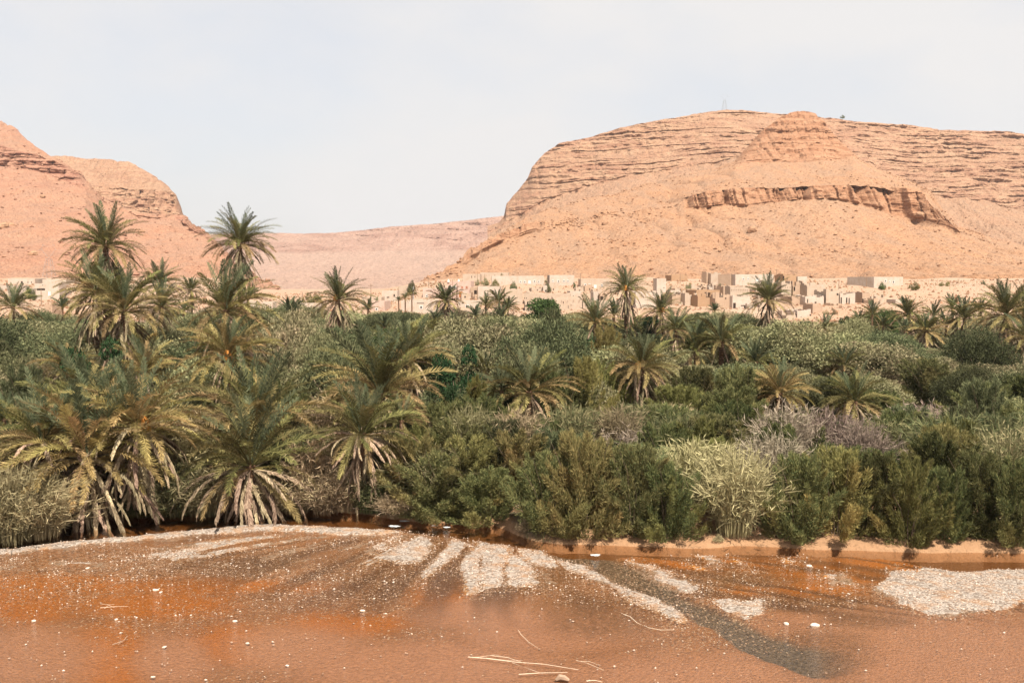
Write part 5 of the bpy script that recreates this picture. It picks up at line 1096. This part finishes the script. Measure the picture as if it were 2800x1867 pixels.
# utility poles
for (u, vt, rp, lab, m_) in [(30, 1330, 75, 'straw cane spilling over the dark water at far left', 'cane'), (110, 1360, 70, 'low straw cane beneath the leaning left palm', 'cane'), (480, 1345, 60, 'green reeds at the waterline between the thatched palms', 'cane_green'), (560, 1330, 62, 'straw cane left of the low bushy palm at the waterline', 'cane'), (720, 1345, 60, 'matted straw right under the low bushy palm', 'cane'),
       (810, 1335, 60, 'straw tangle reaching the dark water', 'cane'), (890, 1345, 52, 'brown reeds beside the dark water left of the driftwood tangle', 'cane')]:
    D = 62.0; vt -= 45
    for _ in range(3): D = float(bank_y(P(u, vt, D)[0])) - .25
    x, _, zt = P(u, vt, D); plant('cane', x, D, rp * 1.35 * D / FPX, zt + .1, lab, None, M[m_], z=-.1, v=2)
for (u, v0, v1, D, lab, arm) in [(1014, 780, 826, 300, 'tall wooden pole right of the lone fruiting palm', 1), (827, 803, 840, 318, 'thin pole in the open valley left of the lone fruiting palm', 0), (1130, 788, 826, 315, 'pale lamp post beside the tall green tree', 0),
       (1171, 760, 790, 352, 'thin pole behind the low pink house', 0), (1237, 768, 800, 337, 'wooden pole in front of the pink two-storey house', 0), (1306, 748, 778, 392, 'wooden pole in front of the highest long house', 0), (1325, 752, 782, 386, 'slanting pole beside the round bush up the slope', 0),
       (1305, 786, 824, 330, 'wooden pole beside the dark gateway', 0), (1587, 750, 790, 364, 'wooden pole between the square white house and the orange-edged house', 0), (1378, 790, 826, 318, 'pole left of the blunt tapering building', 0), (1860, 752, 784, 382, 'pole in front of the small orange house', 0),
       (2124, 738, 776, 368, 'tall pole at the right end of the long plastered house', 1), (2130, 746, 776, 367, 'shorter pole paired with the tall one', 0), (2370, 748, 788, 362, 'thin pole before the isolated right-hand house', 0), (2294, 768, 790, 345, 'leaning wooden frame post above the ruins', 0), (112, 796, 830, 312, 'wooden pole below the arched-roof house at left', 0),
       (1787, 768, 850, 330, 'dark crooked pole against the left side of the tower', 0)]:
    x, y, zt = P(u, v0, D); zb = min(P(u, v1, D)[2], gz(x, y)); h = zt - zb + .5; b = MB(); b.tube([(0, 0, -.5), (0, 0, h * .5), (.03, 0, h)], [.16, .13, .09], 6)
    root = empty('utility_pole', (x, y, zb), 0, label=lab, cat='pole'); link('pole', b.mesh('pole', M['pole'] if 'pale' not in lab else M['steel']), root)
    if arm: c_ = MB(); c_.box(-.8, .8, -.22, -.12, h - .7, h - .55); link('crossarm', c_.mesh('crossarm', M['pole']), root)

# loose stones and rubble between the houses
rs_ = np.random.default_rng(77); n = 16000; D_ = rs_.uniform(262, 405, n); uu_ = rs_.uniform(-100, 2900, n); x_ = (uu_ - 1400) / FPX * D_
v_o, f_o = octa(n, rs_); sz = .12 * 6 ** (rs_.random(n) ** 3); v_o *= sz[:, None, None]
V = (v_o + np.stack([x_, D_, ground_z(x_, D_) + sz * .2], -1)[:, None]).reshape(-1, 3)
tag(link('rubble', make_mesh('rubble', V, (f_o[None] + 6 * np.arange(n)[:, None, None]).reshape(-1, 3), M['rock_near'], {'cliff': np.repeat(rs_.random(n), 6)})), 'loose rubble scattered on the open ground of the village', kind='stuff')
sc_ = np.random.default_rng(78)
def scr(x, y, r_): return (fbm(x / 16, y / 10, 88, 3) > .18)
blades('dry_scrub', 15000, (-190, 200, 262, 412), .8, .16, M['tam_olive'], 'sparse dry scrub on the stony ground around the village', scr)
# village shrubs
for (u, v, r, m_, lab) in [(1325, 770, 11, 'olive', 'round grey-green bush by the slanting pole'), (1372, 755, 8, 'tam_olive', 'brown bush on the roof line of the long pale house'), (1355, 778, 11, 'tam_olive', 'straggly bush before the long white house'), (1400, 780, 12, 'olive_dark', 'dark round bush in front of the long white house'),
        (1496, 765, 7, 'olive', 'bush between the long white house and the square one'), (1495, 784, 11, 'olive', 'bush at the lower left corner of the square white house'), (1571, 778, 5, 'brightgreen', 'little green plant at the right end of the square white house'), (1960, 758, 10, 'olive', 'silvery thorn tree left of the long plastered house'),
        (1988, 766, 10, 'olive_dark', 'dark hedge bush left of the long plastered house'), (1970, 787, 12, 'olive_dark', 'dark bush above the roofless brown cell'), (1885, 782, 9, 'olive', 'low bush below the small orange house'), (2415, 780, 10, 'brightgreen', 'green bush in front of the isolated house'), (2500, 782, 13, 'tam_olive', 'dry brown bush right of the isolated house'),
        (82, 798, 11, 'brightgreen', 'green tree left of the arched-roof house'), (93, 803, 6, 'olive', 'thin bush touching the arched-roof house'), (2575, 776, 6, 'tam_olive', 'small dark bush on the open slope at right, left one'), (2592, 776, 6, 'tam_olive', 'small dark bush on the open slope at right, right one'), (2258, 856, 8, 'cane', 'dry tuft below the cracked ruin'), (2280, 858, 9, 'cane', 'larger dry tuft below the ruins'),
        (1126, 785, 13, 'olive_dark', 'tall green tree left of the pink houses'), (840, 822, 22, 'tam_olive', 'purplish scrub tree in the valley left of the lone fruiting palm'), (870, 826, 18, 'tam_olive', 'purplish scrub just left of the lone fruiting palm'), (2688, 770, 5, 'olive_dark', 'dark speck of a bush far right on the slope'), (1305, 768, 6, 'olive', 'low bush above the pink house'),
        (1030, 760 + 60, 6, 'olive', 'low bush between the low valley houses')]:
    D = float(np.interp(v, [755, 765, 780, 800, 820, 860], [400, 385, 358, 335, 312, 290])) - 3; x, y, z = P(u, v, D); s = D / FPX
    g_ = min(gz(x, y), z); plant('lowbush', x, y, r * s * 1.1, max(r * s * 1.7, z + r * s - g_), lab, None, M[m_], z=g_ - .1)
x, y, z = P(2285, 331, 1500)
b = plant('lowbush', x, y - 30, 3.2, 5.5, 'single dark bush on the mesa skyline', None, M['olive_dark'], z=z - 1.5)
for k, (u, v) in enumerate([(662, 389), (1330, 590), (2455, 448)]):
    pass

# pylons
def pylon(u, vb, vt, D, label):
    x, y, zb = P(u, vb, D); zt = P(u, vt, D)[2]; H_ = zt - zb; root = empty('power_pylon', (x, y, zb), 0, label=label, cat='pylon'); r = .055 * D / 1000 + .02
    w = H_ * .14; b = MB(); lv = [0, .18, .36, .5, .62]
    def half(q): return w * (1 - q * 1.05) + .12
    cs = [(-1, -1), (1, -1), (1, 1), (-1, 1)]
    for (a, c) in cs: b.tube([(a * half(q), c * half(q), H_ * q) for q in lv], r, 4, cap=False)
    for i in range(len(lv) - 1):
        for k in range(4):
            a, c = cs[k], cs[(k + 1) % 4]; q0, q1 = lv[i], lv[i + 1]
            b.tube([(a[0] * half(q0), a[1] * half(q0), H_ * q0), (c[0] * half(q1), c[1] * half(q1), H_ * q1)], r * .6, 3, cap=False)
            b.tube([(c[0] * half(q0), c[1] * half(q0), H_ * q0), (a[0] * half(q1), a[1] * half(q1), H_ * q1)], r * .6, 3, cap=False)
    link('tower', b.mesh('tower', M['steel']), root)
    c_ = MB()
    for s in (-1, 1):
        c_.tube([(0, 0, H_ * .62), (s * H_ * .19, 0, H_ * .86), (s * H_ * .17, 0, H_ * .97), (0, 0, H_ * .94)], r, 4, cap=False); c_.tube([(s * H_ * .17, 0, H_ * .86), (s * H_ * .36, 0, H_ * .82)], r, 4, cap=False)
        c_.tube([(s * H_ * .17, 0, H_ * .97), (s * H_ * .10, 0, H_ * 1.0)], r, 4, cap=False)
    link('crossarm', c_.mesh('crossarm', M['steel']), root)
pylon(1981, 301, 258, 1480, 'faint steel lattice pylon on the mesa skyline')
pylon(135, 768, 668, 428, 'faint lattice pylon on the lower left slope')

# boulders on the slopes
bm_ = [stone_mesh(40 + q, (1, .8, .6)) for q in range(3)]
def slope_pt(H, u, v):
    X, Y, Z, C = H; UU, VV_ = UV(X, Y, Z); d = (UU - u) ** 2 + (VV_ - v) ** 2; k = np.unravel_index(np.argmin(d), d.shape); return X[k], Y[k], Z[k]
for (H, u, v, s, lab) in [(HF, 2055, 632, 5, 'dark red boulder standing out on the right slope'), (HF, 2065, 708, 3.2, 'blocky boulder low on the right slope'), (HF, 2515, 590, 4.5, 'pale block below the right end of the cliff ledge'), (HF, 2255, 713, 2.5, 'reddish boulder above the isolated house'), (HF, 1655, 612, 3.5, 'dark boulder on the slope above the tall slender palm'),
        (HL, 10, 622, 6, 'dark boulder high on the left slope at the edge'), (HL, 26, 618, 5, 'reddish boulder beside the dark one on the left slope'), (HL, 92, 697, 4, 'flat orange boulder on the left slope'), (HL, 385, 636, 4, 'dark boulder near the tip of the left ridge'), (HL, 115, 540, 4, 'low outcrop boulder under the left cliff')]:
    x, y, z = slope_pt(H, u, v); o = link('boulder', bm_[random.randrange(3)], loc=(x, y, z + s * .1), rot=(.1, .1, random.uniform(0, 6)), scale=s * .8, mat=M['rock_near']); tag(o, lab, 'boulder')

# haze: one closed box of even, thin air
b = MB(); b.box(-7000, 7000, -200, 9000, -8, 420)
t = NT('thin_air'); t.n.remove(t.b); pv = t.n.new('ShaderNodeVolumePrincipled'); pv.inputs['Density'].default_value = HAZE
pv.inputs['Color'].default_value = (.93, .93, .95, 1); pv.inputs['Anisotropy'].default_value = .2; t.l.new(pv.outputs[0], t.out.inputs['Volume'])
tag(link('haze', b.mesh('haze', t.m)), 'thin pale desert haze filling the valley', kind='stuff')
print('objects', len(bpy.data.objects), 'tris', sum(sum(len(p.vertices) - 2 for p in m.polygons) if len(m.polygons) < 20000 else len(m.polygons) * 2 for m in bpy.data.meshes))
